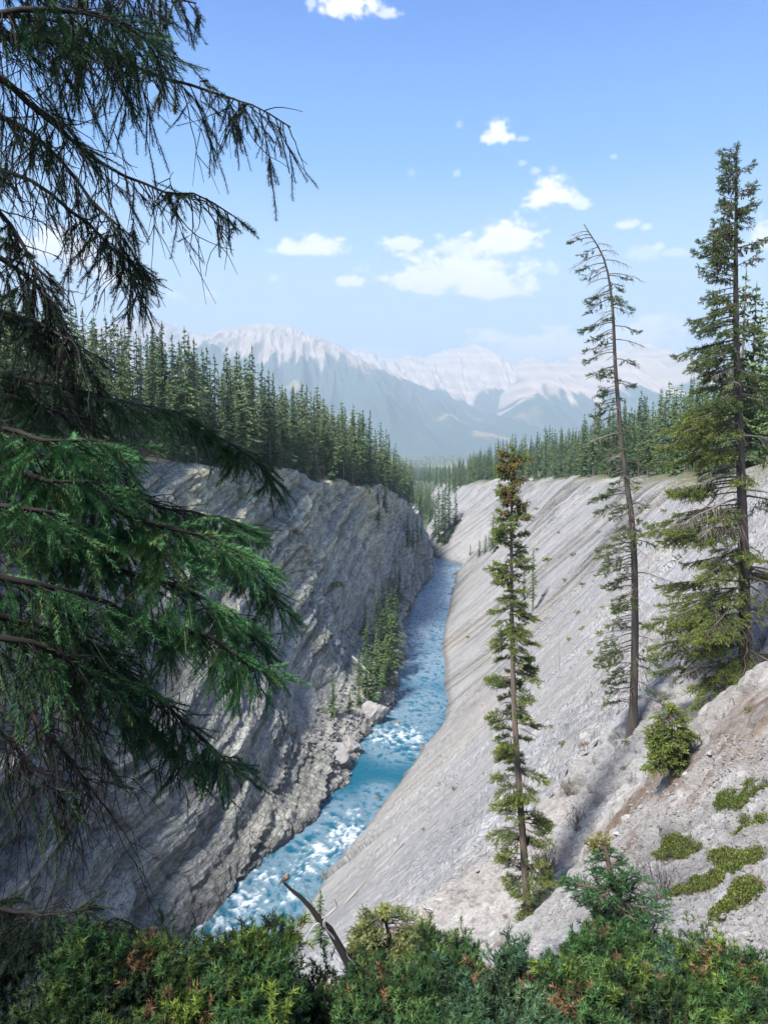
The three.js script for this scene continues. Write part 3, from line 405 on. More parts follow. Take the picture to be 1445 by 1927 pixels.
{
  const R = rng(77), cand = [];
  const free = (p, r) => { for (const q of standing) if (Math.hypot(q.x - p.x, q.z - p.z) < r) return false; return true; };
  const L = 'left', RI = 'right';
  for (let n = 0, tries = 0; n < 1050 && tries < 24000; tries++) {
    const d = 64 + 400 * Math.pow(R(), 1.5), back = 0.6 + 34 * Math.pow(R(), 1.6), p = groundL(d, back); if (!free(p, 1.25 + 0.003 * d + (back > 12 ? 0.5 : 0))) continue;
    standing.push(p); n++; cand.push({ p, d, side: L, back, h: (R() < 0.22 ? 5 + 6 * R() : 13 + 7 * R()) * (back < 4 ? 0.8 + 0.2 * R() : 1) * lerp(1, 0.85, sstep(150, 350, d)) });
  }
  for (let n = 0, tries = 0; n < 170 && tries < 6000; tries++) { const d = 66 + 70 * R(), back = 4 + 60 * R(), p = groundL(d, back); if (!free(p, 1.9)) continue; standing.push(p); n++; cand.push({ p, d, side: L, back, h: 13 + 6 * R() }); }
  for (let n = 0, tries = 0; n < 820 && tries < 24000; tries++) {
    const d = 62 + 480 * Math.pow(R(), 1.25), rim = yRrim(d) / SLOPE, u = rim + 2.5 + 55 * Math.pow(R(), 1.5), x = xR(d) + u, p = slopeR(x, -d); if (!free(p, 1.4 + 0.003 * d)) continue;
    const px = x / d * FPX + 722; if (px > 1560) continue;
    standing.push(p); n++; cand.push({ p, d, side: RI, back: u - rim, h: (R() < 0.22 ? 5 + 5 * R() : 12 + 7 * R()) * (u - rim < 6 ? 0.75 + 0.25 * R() : 1) });
  }
  // the 250 nearest to the eye's view stand as trees of their own; the rest read as one wood
  cand.sort((a, b) => (a.d + a.back * 0.8) - (b.d + b.back * 0.8));
  const one = [], mass = []; let nl = 0, nr = 0;
  for (const c of cand) { if (c.side === L ? nl < 160 : nr < 104) { c.side === L ? nl++ : nr++; one.push(c); } else mass.push(c); }
  for (const c of one) {
    let k = Math.floor(R() * KINDS.length); if (c.side === L && c.d < 120 && R() < 0.5) k = R() < 0.5 ? 2 : 6;
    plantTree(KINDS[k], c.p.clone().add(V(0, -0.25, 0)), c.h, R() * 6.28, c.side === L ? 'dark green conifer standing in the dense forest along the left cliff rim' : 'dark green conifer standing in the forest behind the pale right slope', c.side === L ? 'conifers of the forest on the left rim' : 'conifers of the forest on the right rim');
  }
  // beyond: the wood closing the canyon and the valley forest
  const mats = KINDS.map(() => []);
  const put = (p, h) => { const k = Math.floor(R() * KINDS.length), s = h / KINDS[k].H, m = new THREE.Matrix4().compose(p, new THREE.Quaternion().setFromAxisAngle(V(0, 1, 0), R() * 6.28), V(s, s, s)); mats[k].push(m); };
  for (const c of mass) put(c.p.clone().add(V(0, -0.3, 0)), c.h);
  for (let i = 0; i < 1500; i++) { const d = 420 + 620 * R(), x = lerp(-30, 70, 0.5) + (R() - 0.5) * (130 + d * 0.5); const side = Math.abs(x - lerp(10, 30, sstep(400, 900, d))); const y = valleyY(x, -d) ; if (d < 640 && side < 22) { if (d > 400) for (let q = 0; q < 3; q++) put(V(x + (R() - 0.5) * 8, y - 14, -d + (R() - 0.5) * 20), 13 + 7 * R()); continue; } put(V(x, Math.max(y, d < 640 ? (x < 15 ? groundL(Math.min(639, d), Math.max(0.1, xLrim(d) - x)).y : heightR(x, -d)) : y) - 0.3, -d), 12 + 7 * R()); }
  for (let i = 0; i < 5200; i++) { const d = 900 * Math.pow(5.0, R()), x = (R() - 0.5) * (160 + d * 0.55) + d * 0.03, n = fbm(x * 0.0016, 3, -d * 0.0007, 4); if (n > 0.16 && R() < 0.85) continue; put(V(x, valleyY(x, -d) - 0.3, -d), 12 + 8 * R()); }
  const far = thing('conifer_forest', 0, 0, 0, 'far conifer wood filling the valley mouth beyond the canyon'); far.userData.kind = 'stuff';
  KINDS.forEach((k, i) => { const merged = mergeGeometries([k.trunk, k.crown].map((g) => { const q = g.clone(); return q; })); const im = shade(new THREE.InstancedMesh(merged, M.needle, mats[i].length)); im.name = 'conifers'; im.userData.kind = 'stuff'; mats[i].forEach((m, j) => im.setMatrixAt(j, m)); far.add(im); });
}
// unseen trees added left of and behind the viewpoint to shade the foreground
{
  const im = shade(new THREE.InstancedMesh(mergeGeometries([KINDS[0].trunk, KINDS[0].crown]), M.needle, 14)), S = [[-5.8, 0.6, 14], [-7.4, 1.4, 15], [-4.6, 1.2, 13], [-6.6, -1.6, 14], [-3.4, 4.2, 15], [-8.2, 2.2, 15], [-6.2, 5.6, 16], [-1.2, 6.5, 14], [2.6, 7.5, 14], [-10, -3, 15], [-11, 6, 16], [-4, 9, 16], [6, 9, 14], [1, 11, 15]];
  S.forEach(([x, z, h], i) => im.setMatrixAt(i, new THREE.Matrix4().compose(V(x, heightR(x, z) - 0.4, z), new THREE.Quaternion().setFromAxisAngle(V(0, 1, 0), i * 2.1), V(h / 17 * 1.25, h / 17, h / 17 * 1.25))));
  im.name = 'added_shade_trees'; im.userData.kind = 'stuff'; scene.add(im);
}
// trees the photograph singles out
function singled(kind, px, pyBase, pyTop, where, label, o = {}) { const p = where(px, pyBase), h = (pyBase - pyTop) * pixelSize(p); return plantTree(kind, p.add(V(0, -0.15, 0)), h, o.turn ?? px, label, o.group, o.name, o.category, o.lean ?? 0, o.wide ?? 1); }
const NTH = ['', 'second ', 'third ', 'fourth ', 'fifth ', 'sixth ', 'seventh ', 'eighth ', 'ninth ', 'tenth ', 'eleventh ', 'twelfth ', 'thirteenth ', 'fourteenth ', 'fifteenth ', 'sixteenth ', 'seventeenth ', 'eighteenth ', 'nineteenth ', 'twentieth ', 'twenty-first ', 'twenty-second ', 'twenty-third ', 'twenty-fourth '];
const rimAt = (depth, back) => () => groundL(depth, back);
singled(KINDS[3], 440, 860, 612, rimAt(118, 8), 'tallest dark spire of the left forest, rising above its neighbours');
singled(KINDS[5], 545, 860, 632, rimAt(138, 5), 'thin sparse conifer spire sticking up before the rounded mountain');
singled(KINDS[1], 650, 890, 768, rimAt(172, 4), 'dark pointed conifer above the gully of the left cliff');
singled(SNAG[1], 607, 902, 798, rimAt(155, 0.5), 'bare pale dead trunk at the left cliff edge', { name: 'dead_tree' });
singled(SNAG[0], 232, 860, 650, rimAt(92, 3), 'grey dead tree with fine twigs among the left forest', { name: 'dead_tree' });
singled(SNAG[0], 372, 860, 640, rimAt(110, 6), 'grey dead spire between green conifers on the left rim', { name: 'dead_tree', turn: 2 });
const ledge = 'conifers on the ledge above the river';
[[632, 1348, 1268], [652, 1338, 1290], [672, 1320, 1262], [690, 1318, 1222], [708, 1300, 1190], [722, 1290, 1185], [700, 1262, 1160], [722, 1240, 1120], [738, 1218, 1105], [712, 1215, 1110], [730, 1175, 1090], [742, 1150, 1085], [716, 1170, 1090], [690, 1200, 1130], [700, 1325, 1235], [714, 1270, 1170], [730, 1285, 1195], [736, 1255, 1150], [724, 1200, 1110], [745, 1195, 1115], [708, 1240, 1150], [752, 1130, 1070], [735, 1140, 1075], [682, 1290, 1215]].sort((a, b) => b[1] - a[1]).forEach(([x, b, t], i) =>
  singled(KINDS[[4, 2, 0, 4, 0][i % 5]], x, b, t, onCliff, NTH[i] + (i ? 'conifer' : 'frontmost conifer') + ' counted up the ledge of trees on the left river bank', { group: ledge, wide: 1.45 }));
singled(KINDS[3], 709, 992, 918, onCliff, 'dark narrow conifer in the gully high on the left cliff');
singled(KINDS[4], 727, 955, 912, onCliff, 'short dark conifer clinging just below the left rim');
[[768, 1035, 960], [778, 1030, 972], [788, 1022, 965], [796, 1018, 975]].forEach(([x, b, t], i) => singled(KINDS[[0, 3][x % 2]], x, b, t, onCliff, NTH[i] + 'dark conifer from the left on the promontory above the river bend', { group: 'conifers on the promontory at the river bend' }));
[[745, 1090, 1062], [757, 1095, 1060], [748, 1135, 1100]].forEach(([x, b, t], i) => singled(KINDS[4], x, b, t, onCliff, NTH[i] + 'small conifer low on the left cliff just before the river bend', { group: 'small conifers low on the left cliff' }));
singled(KINDS[4], 533, 1062, 1034, onCliff, 'tiny lone conifer on the bare middle of the left cliff');
[[818, 1010, 930], [826, 1022, 925], [838, 1022, 918], [846, 1000, 915], [858, 990, 925], [832, 985, 915]].forEach(([x, b, t], i) => singled(KINDS[[1, 3][x % 2]], x, b, t, (a, c) => onSlope(a, c, 60), NTH[i] + 'dark conifer from the left in the clump where the river bends', { wide: 1.5, group: 'conifers at the river bend on the right' }));
[[884, 1046, 1022], [903, 1045, 1015], [925, 1030, 962], [935, 1034, 985], [912, 1040, 1004]].forEach(([x, b, t], i) => singled(KINDS[[1, 4][x % 2]], x, b, t, (a, c) => onSlope(a, c, 60), NTH[i] + 'small conifer rooted low on the right slope right of the bend', { wide: 1.4, group: 'small conifers on the lower right slope' }));
singled(KINDS[5], 999, 1150, 1026, (a, c) => onSlope(a, c, 60), 'slim green conifer on the pale slope just right of the red-topped spruce');
singled(KINDS[1], 986, 1130, 1050, (a, c) => onSlope(a, c, 60), 'shorter conifer tight behind the red-topped spruce on the slope');
singled(SNAG[0], 1055, 1268, 1180, (a, c) => onSlope(a, c, 30), 'small brown dead tree alone on the pale right slope', { name: 'dead_tree', lean: 0.05 });
singled(KINDS[4], 605, 1745, 1638, (a) => onSlope(a, 1750, 6).setY(0).copy(at(603, 1760, 13)), 'slim young conifer rising behind the leaning dead trunk', { name: 'young_conifer', wide: 1.5 });
// ------------------------------------------------------------------ needle shoots and spruces close enough to show them
function shoot(seed, o) {             // o: length, needles, needle length, width, side shoots
  const R = rng(seed), P = [], C = [], I = [];
  const one = (a, dir, L, n) => {
    const d = dir.clone().normalize(), u = V().crossVectors(d, Math.abs(d.y) > 0.9 ? V(1, 0, 0) : V(0, 1, 0)).normalize(), w = V().crossVectors(d, u);
    for (let i = 0; i < n; i++) {
      const s = (i + R()) / n, az = R() * 6.283, nl = o.nl * (0.75 + 0.5 * R()) * (s > 0.9 ? 0.8 : 1), out = u.clone().multiplyScalar(Math.cos(az)).addScaledVector(w, Math.sin(az)), b = a.clone().addScaledVector(d, s * L), fw = o.fwd ?? 0.75;
      const tip = b.clone().addScaledVector(out, nl * 0.8).addScaledVector(d, nl * fw), sd = V().crossVectors(out, d).multiplyScalar(o.nw * 0.5), k = P.length / 3, t = 0.7 + 0.45 * R() + 0.25 * s;
      P.push(b.x + sd.x, b.y + sd.y, b.z + sd.z, b.x - sd.x, b.y - sd.y, b.z - sd.z, tip.x, tip.y, tip.z); I.push(k, k + 1, k + 2);
      for (let q = 0; q < 3; q++) C.push(t * (1 + 0.15 * s), t, t * (1 - 0.1 * s));
    }
    const m = [], base = P.length / 3; tubeInto(P, I, m, [a, a.clone().addScaledVector(d, L)], [o.stem, o.stem * 0.5], 3, [0.55, 0.42, 0.3]); C.push(...m);
  };
  one(V(0, 0, 0), V(0, 1, 0), o.L, o.n);
  for (let k = 0; k < (o.sides ?? 0); k++) { const s = 0.2 + 0.5 * (k + R()) / o.sides, az = (k % 2 ? 0 : Math.PI) + (R() - 0.5) * 0.7; one(V(0, s * o.L, 0), V(Math.cos(az), 0.9, Math.sin(az) * 0.6), o.L * (0.35 + 0.25 * R()), Math.round(o.n * 0.45)); }
  return geo(P, I, C);
}
const UP = V(0, 1, 0);
class Shoots {                        // collects shoots of a few variants, then becomes one part
  constructor(variants) { this.v = variants; this.m = variants.map(() => []); this.c = variants.map(() => []); this.n = 0; }
  add(p, dir, scale, color, roll) { const i = this.n++ % this.v.length, q = new THREE.Quaternion().setFromUnitVectors(UP, dir.clone().normalize()).multiply(new THREE.Quaternion().setFromAxisAngle(UP, roll)); this.m[i].push(new THREE.Matrix4().compose(p, q, V(scale, scale, scale))); this.c[i].push(color); }
  into(parent, name, material) { this.v.forEach((g, i) => { if (!this.m[i].length) return; const im = shade(new THREE.InstancedMesh(g, material, this.m[i].length)); im.name = name; im.userData.kind = 'stuff'; this.m[i].forEach((m, j) => { im.setMatrixAt(j, m); im.setColorAt(j, new THREE.Color().setRGB(...this.c[i][j])); }); parent.add(im); }); }
}
const midShoots = [1, 2, 3].map((s) => shoot(s, { L: 0.17, n: 26, nl: 0.034, nw: 0.011, stem: 0.005, sides: 3 }));
const fineShoots = [11, 12, 13, 14].map((s) => shoot(s, { L: 0.11, n: 88, nl: 0.024, nw: 0.0029, stem: 0.0026, sides: 0, fwd: 0.42 }));
const tuftShoots = [21, 22, 23].map((s) => shoot(s, { L: 0.036, n: 24, nl: 0.0165, nw: 0.0027, stem: 0.0014, sides: 2, fwd: 0.45 }));
const barkTone = (R, a = [0.105, 0.085, 0.07]) => () => { const k = 0.65 + 0.7 * R(); return [a[0] * k, a[1] * k, a[2] * k]; };
function mixc(a, b, t) { return [lerp(a[0], b[0], t), lerp(a[1], b[1], t), lerp(a[2], b[2], t)]; }
// a spruce built from its trunk line, with every main branch a part of its own
function spruce(name, label, trunkPts, o) {
  const R = rng(o.seed), base = trunkPts[0], t0 = thing(name, base.x, base.y, base.z, label, 'tree');
  const pts = trunkPts.map((p) => p.clone().sub(base)), cat = new THREE.CatmullRomCurve3(pts), N = 40, line = [], rad = [];
  for (let i = 0; i <= N; i++) { const p = cat.getPointAt(i / N); line.push(p); rad.push(o.r0 * Math.pow(1 - i / N, 0.8) + 0.012); }
  rad[0] *= 1.5; rad[1] *= 1.15; line.unshift(line[0].clone().add(V(0, -0.7, 0))); rad.unshift(rad[0] * 1.1);
  mesh('trunk', tube(line, rad, 10, barkTone(R, o.bark)), M.barkNear, t0);
  const tips = [], H = cat.getLength(), shoots = new Shoots(midShoots); let t = o.start;
  while (t < 0.985) {
    const spec = o.branch(t, R); t += (o.step ?? 0.011) * (0.6 + 0.8 * R());
    if (!spec) continue;
    const az = spec.az ?? R() * 6.283, p0 = cat.getPointAt(t > 1 ? 1 : t), L = spec.len * (0.7 + 0.6 * R()), dir = V(Math.cos(az), spec.rise ?? 0, Math.sin(az)).normalize();
    const bp = []; for (let i = 0; i <= 6; i++) { const s = i / 6; bp.push(p0.clone().addScaledVector(dir, L * s).add(V(0.05 * L * (R() - 0.5), -spec.droop * L * (s * s) + (spec.tip ?? 0.12) * L * s * s * s, 0.05 * L * (R() - 0.5)))); }
    const P = [], I = [], C = [], tone = spec.dead ? [0.2, 0.18, 0.165] : [0.1, 0.08, 0.062]; tubeInto(P, I, C, bp, bp.map((_, i) => lerp(0.011 + 0.009 * L, 0.004, i / 6)), 4, barkTone(R, tone));
    const bc = new THREE.CatmullRomCurve3(bp), side = V(-dir.z, 0, dir.x).normalize(), nb = Math.max(3, Math.round(L * (o.twigs ?? 9)));
    for (let k = 0; k < nb; k++) {
      const s = (spec.bare ?? 0.12) * 0.5 + (1 - (spec.bare ?? 0.12) * 0.5) * (k + R()) / nb, q = bc.getPointAt(Math.min(1, s)), sg = k % 2 ? 1 : -1, len = (0.14 + 0.34 * L * (1 - s) * (0.5 + R())) * (spec.twig ?? 1), tw = side.clone().multiplyScalar(sg * (0.5 + 0.5 * R())).addScaledVector(dir, 0.55 + 0.4 * R()).add(V(0, -(spec.hang ?? 0.35) * (0.4 + 1.2 * R()), 0)).normalize();
      const e = q.clone().addScaledVector(tw, len), mid = q.clone().lerp(e, 0.5).add(V(0, 0.04 * len, 0));
      tubeInto(P, I, C, [q, mid, e.clone().add(V(0, -0.1 * len, 0))], [0.006, 0.005, 0.003], 3, tone);
      const bareHere = spec.dead || s < (spec.bare ?? 0.12);
      if (!bareHere) for (let x = 0.15; x < 1.0; x += (o.gap ?? 0.075) / len) { if (R() > (spec.dense ?? 0.9)) continue; const b = q.clone().lerp(e, x), dd = tw.clone().add(V((R() - 0.5) * 0.9, (R() - 0.55) * 0.7 + 0.15, (R() - 0.5) * 0.9)).normalize(); { shoots.add(b, dd, 0.8 + 0.5 * R(), o.color(t, s * 0.5 + x * 0.5, R), R() * 6); if (t > (o.coneFrom ?? 2)) tips.push(b); } }
      else if (R() < 0.6) { const f = e.clone().addScaledVector(V(R() - 0.5, -0.6, R() - 0.5), len * 0.6); tubeInto(P, I, C, [mid, f], [0.004, 0.002], 3, tone); }
    }
    if (!spec.dead) for (let k = 0; k < 3; k++) shoots.add(bp[6], dir.clone().add(V((R() - 0.5), R() * 0.4 - 0.1, (R() - 0.5))), 0.9, o.color(t, 1, R), R() * 6);
    mesh('branch', geo(P, I, C), M.bark, t0);
  }
  if (o.leader) for (let k = 0; k < o.leader; k++) { const tt = 0.9 + 0.1 * R(); shoots.add(cat.getPointAt(tt), V(R() - 0.5, 0.7, R() - 0.5), 0.8 + 0.3 * R(), o.color(tt, 1, R), R() * 6); }
  shoots.into(t0, 'needles', M.needle);
  if (o.cones) { const P = [], I = [], C = []; for (let k = 0; k < o.cones; k++) { const a = tips[Math.floor(R() * tips.length)].clone().add(V(0.05 * (R() - 0.5), -0.02, 0.05 * (R() - 0.5))); const c = [0.13 + 0.07 * R(), 0.055 + 0.03 * R(), 0.036]; tubeInto(P, I, C, [a, a.clone().add(V(0, -0.02, 0)), a.clone().add(V(0, -0.05, 0)), a.clone().add(V(0, -0.075, 0))], [0.008, 0.022, 0.02, 0.006], 5, c); } const m = mesh('cone', geo(P, I, C), M.bark, t0); m.userData.kind = 'stuff'; m.name = 'cones'; }
  return t0;
}
M.barkNear = new THREE.MeshStandardMaterial({ name: 'rough grey bark', vertexColors: true, roughness: 0.95 });
const GREEN = [0.05, 0.11, 0.04], LIME = [0.19, 0.26, 0.05], DEEP = [0.028, 0.07, 0.034];
const gA = slopeR(...(() => { const p = at(1003, 1748, 20); return [p.x, p.z]; })()), gB = slopeR(...(() => { const p = at(1196, 1378, 25); return [p.x, p.z]; })()), gC = slopeR(...(() => { const p = at(1402, 1312, 22); return [p.x, p.z]; })());
const upTo = (px, py, depth) => at(px, py, depth);
spruce('red_topped_spruce', 'slim spruce with rusty red cones at its top standing alone on the pale slope', [gA, upTo(985, 1600, 20), upTo(968, 1350, 20), upTo(962, 1100, 20), upTo(964, 845, 20)], {
  gap: 0.055, seed: 101, r0: 0.10, start: 0.035, step: 0.0066, twigs: 18, leader: 90, cones: 260, coneFrom: 0.86, coneSpread: 0.32, bark: [0.13, 0.105, 0.09],
  branch: (t, R) => ({ len: t > 0.86 ? 0.26 : (0.76 - 0.39 * t) * (0.6 + 0.5 * Math.abs(Math.sin(t * 31 + 0.7))), rise: t > 0.7 ? 0.3 : -0.05, droop: 0.3, hang: 0.3, dense: 0.85, dead: t < 0.5 && R() < 0.1, bare: t < 0.6 ? 0.25 : 0 }),
  color: (t, s, R) => { if (t > 0.87 && R() < 0.22) return [0.2, 0.07, 0.03]; return mixc(mixc(DEEP, GREEN, R()), LIME, clamp(s * 1.1 - 0.15 + 0.4 * (R() - 0.5))); } });
spruce('sparse_spruce', 'tall half-bare spruce leaning left with naked twigs at its crooked top', [gB, upTo(1194, 1200, 25), upTo(1190, 1000, 25), upTo(1172, 860, 25), upTo(1158, 700, 25), upTo(1150, 560, 25), upTo(1135, 485, 25), upTo(1098, 422, 25)], {
  seed: 202, r0: 0.125, start: 0.04, step: 0.0052, twigs: 11, bark: [0.08, 0.07, 0.064],
  branch: (t, R) => { const thin = t > 0.45 && t < 0.6 ? 0.8 : 1; if (R() < 0.08) return null; const az = R() < 0.6 ? Math.PI + (R() - 0.5) * 2.2 : R() * 6.283; return { az, len: t > 0.88 ? 0.55 + 0.4 * R() : t > 0.7 ? 0.75 : (1.75 - 1.1 * t) * (0.45 + 0.75 * R() * R()) * thin, rise: 0.05, droop: 0.45, hang: 0.45, dense: t > 0.6 ? 0.55 : 0.75, dead: R() < (t > 0.86 ? 0.75 : t > 0.45 ? 0.42 : 0.38), bare: 0.35, tip: 0.1 }; },
  color: (t, s, R) => mixc(mixc(DEEP, GREEN, R()), LIME, clamp(s - 0.35 + 0.3 * (R() - 0.5)) * (t < 0.4 ? 1 : 0.5)) });
spruce('broad_spruce', 'large full spruce with long drooping boughs at the right edge', [gC, upTo(1400, 1100, 22), upTo(1392, 850, 22), upTo(1384, 600, 22), upTo(1385, 275, 22)], {
  seed: 303, r0: 0.17, start: 0.03, step: 0.0052, twigs: 14, leader: 60, cones: 420, coneFrom: 0.72, coneSpread: 0.5, bark: [0.085, 0.068, 0.06],
  branch: (t, R) => { const az = R() < 0.55 ? Math.PI + (R() - 0.5) * 2.4 : R() * 6.283; const tier = 0.62 + 0.5 * Math.pow(Math.abs(Math.sin(t * 20.5 + 0.4)), 0.8); return { az, len: (t > 0.45 ? lerp(2.0, 0.22, (t - 0.45) / 0.55) : lerp(3.1, 2.0, t / 0.45) * (t < 0.08 ? 0.8 : 1)) * tier * 0.92, rise: t > 0.75 ? 0.35 : -0.02, droop: t > 0.75 ? 0.15 : 0.34, hang: 0.6, dense: 0.82, dead: R() < (t > 0.7 ? 0 : 0.16), bare: t > 0.8 ? 0 : 0.3, tip: 0.16 }; },
  color: (t, s, R) => mixc(mixc(DEEP, GREEN, R()), LIME, clamp(s * 1.1 - 0.15 + 0.4 * (R() - 0.5)) * (t < 0.55 ? 1 : 0.45)) });
{
  const q = onSlope(1275, 1462, 6), px = pixelSize(q), top = q.clone().add(V(-0.1, 125 * px, 0));
  spruce('young_spruce', 'bushy young spruce on the brown soil below the large full spruce', [q, q.clone().lerp(top, 0.5), top], { seed: 808, r0: 0.05, start: 0.05, step: 0.022, twigs: 20, gap: 0.055, leader: 14, branch: (t, R) => ({ len: (0.62 - 0.45 * t) * (0.6 + 0.6 * R()), rise: 0.0, droop: 0.45, hang: 0.5, dense: 0.85, bare: 0.1, tip: 0.2 }), color: (t, s, R) => mixc(mixc(DEEP, GREEN, R()), LIME, clamp(s - 0.1 + 0.4 * (R() - 0.5))) });
}
// ------------------------------------------------------------------ the big spruce at the left: limbs given by where they pass
{
  const R = rng(900), base = V(-2.75, slopeR(-2.75, -3.4).y - 0.2, -3.4), t0 = thing('old_spruce', base.x, base.y, base.z, 'old dark spruce at the left edge with drooping boughs and bare hanging twigs', 'tree');
  const rel = (p) => p.clone().sub(base);
  mesh('trunk', tube([0, 0.2, 0.4, 0.6, 0.8, 1].map((t) => rel(base.clone().lerp(V(-2.35, EYE + 7, -3.6), t))), [0.27, 0.2, 0.18, 0.16, 0.13, 0.1], 12, barkTone(R, [0.035, 0.03, 0.027])), M.barkNear, t0);
  const shoots = new Shoots(fineShoots), dark = [0.016, 0.013, 0.012];
  const dg = [0.016, 0.034, 0.02], mg = [0.028, 0.1, 0.038], bg = [0.07, 0.235, 0.085], yg = [0.12, 0.19, 0.045];
  const limbs = [
    // points [px, py], depth, {needles 0..1, hanging twig length m, tone 0..1, twigs per metre}
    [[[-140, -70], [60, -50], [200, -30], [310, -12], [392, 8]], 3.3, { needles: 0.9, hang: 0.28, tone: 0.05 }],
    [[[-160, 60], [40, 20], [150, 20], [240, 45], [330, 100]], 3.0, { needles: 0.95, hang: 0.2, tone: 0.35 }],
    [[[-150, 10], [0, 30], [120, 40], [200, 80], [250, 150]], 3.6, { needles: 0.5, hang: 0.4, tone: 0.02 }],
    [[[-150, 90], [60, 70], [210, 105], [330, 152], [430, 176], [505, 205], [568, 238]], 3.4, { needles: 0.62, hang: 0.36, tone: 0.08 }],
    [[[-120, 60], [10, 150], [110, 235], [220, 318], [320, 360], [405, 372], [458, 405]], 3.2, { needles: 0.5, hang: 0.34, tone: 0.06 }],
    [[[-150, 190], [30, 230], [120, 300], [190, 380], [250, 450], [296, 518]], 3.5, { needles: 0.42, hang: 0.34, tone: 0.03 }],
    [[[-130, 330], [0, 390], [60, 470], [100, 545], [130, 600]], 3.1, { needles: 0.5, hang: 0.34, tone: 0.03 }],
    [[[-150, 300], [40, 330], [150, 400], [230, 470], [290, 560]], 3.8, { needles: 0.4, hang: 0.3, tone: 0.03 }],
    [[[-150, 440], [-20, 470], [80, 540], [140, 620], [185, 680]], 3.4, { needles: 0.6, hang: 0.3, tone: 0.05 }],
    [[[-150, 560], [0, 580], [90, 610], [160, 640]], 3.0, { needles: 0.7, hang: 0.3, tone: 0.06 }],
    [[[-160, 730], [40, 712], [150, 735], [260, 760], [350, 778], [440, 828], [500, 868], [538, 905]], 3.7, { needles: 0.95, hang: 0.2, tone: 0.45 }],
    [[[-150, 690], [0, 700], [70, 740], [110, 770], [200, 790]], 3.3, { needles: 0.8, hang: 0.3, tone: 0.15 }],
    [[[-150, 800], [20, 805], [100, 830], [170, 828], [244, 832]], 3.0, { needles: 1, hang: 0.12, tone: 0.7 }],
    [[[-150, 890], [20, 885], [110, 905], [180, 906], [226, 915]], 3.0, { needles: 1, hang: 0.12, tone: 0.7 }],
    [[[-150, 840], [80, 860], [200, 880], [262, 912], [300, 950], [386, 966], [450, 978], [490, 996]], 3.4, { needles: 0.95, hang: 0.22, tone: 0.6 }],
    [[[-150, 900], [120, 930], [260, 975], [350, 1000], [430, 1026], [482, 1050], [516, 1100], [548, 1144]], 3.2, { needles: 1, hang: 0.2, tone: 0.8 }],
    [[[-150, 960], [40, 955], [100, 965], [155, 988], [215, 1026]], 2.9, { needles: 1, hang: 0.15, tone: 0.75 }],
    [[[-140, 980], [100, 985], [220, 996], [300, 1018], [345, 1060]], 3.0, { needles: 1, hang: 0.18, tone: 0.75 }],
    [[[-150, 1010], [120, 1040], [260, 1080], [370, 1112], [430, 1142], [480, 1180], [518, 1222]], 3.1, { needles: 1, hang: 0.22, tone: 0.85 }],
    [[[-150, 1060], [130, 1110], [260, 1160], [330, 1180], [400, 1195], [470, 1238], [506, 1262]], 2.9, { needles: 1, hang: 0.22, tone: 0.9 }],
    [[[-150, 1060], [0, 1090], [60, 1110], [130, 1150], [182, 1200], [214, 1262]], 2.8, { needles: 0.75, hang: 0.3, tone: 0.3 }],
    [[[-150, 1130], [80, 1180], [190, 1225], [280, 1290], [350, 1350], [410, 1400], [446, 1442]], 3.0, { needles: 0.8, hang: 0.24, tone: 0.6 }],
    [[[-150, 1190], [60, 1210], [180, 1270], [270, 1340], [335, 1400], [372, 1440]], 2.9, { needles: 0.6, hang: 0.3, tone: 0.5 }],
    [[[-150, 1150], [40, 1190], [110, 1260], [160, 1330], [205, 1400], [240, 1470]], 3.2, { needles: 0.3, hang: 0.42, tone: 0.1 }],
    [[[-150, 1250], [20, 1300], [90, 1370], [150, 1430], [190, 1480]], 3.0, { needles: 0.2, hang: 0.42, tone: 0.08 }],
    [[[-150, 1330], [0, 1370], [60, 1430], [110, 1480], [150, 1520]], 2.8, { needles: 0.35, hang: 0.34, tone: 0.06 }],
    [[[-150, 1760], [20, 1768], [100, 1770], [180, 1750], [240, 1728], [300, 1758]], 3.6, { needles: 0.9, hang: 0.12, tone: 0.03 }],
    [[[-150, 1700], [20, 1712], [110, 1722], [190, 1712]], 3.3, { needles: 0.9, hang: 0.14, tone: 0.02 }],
  ];
  // the rest of the crown: boughs on the far sides of the trunk and above the view
  const sets = limbs.map(([pp, depth, o]) => [pp.map(([x, y], i) => rel(at(x - 22 * i / (pp.length - 1), y, depth + 0.25 * Math.sin(i * 1.3 + pp[1][0]) + 0.12 * i))), o]);
  for (let k = 0; k < 46; k++) {
    const y = k < 30 ? 41.5 + 8 * k / 30 : 49.6 + 3.6 * (k - 30) / 16, az = k < 30 ? Math.PI * (0.62 + 0.95 * R()) * (R() < 0.5 ? 1 : 1) : R() * 6.283, len = (k < 30 ? 1.7 : 1.9) * (0.7 + 0.5 * R()), a = V(lerp(-2.75, -2.35, (y - 41) / 12), y, -3.45), d = V(Math.cos(az), 0, -Math.sin(az));
    if (k < 30 && d.x > -0.2) d.x = -0.2 - 0.5 * R();
    sets.push([[0, 0.35, 0.7, 1].map((s) => rel(a.clone().addScaledVector(d, len * s).add(V(0, -0.35 * len * s * s, 0)))), { needles: 0.95, hang: 0.2, tone: 0.3, per: 20 }]);
  }
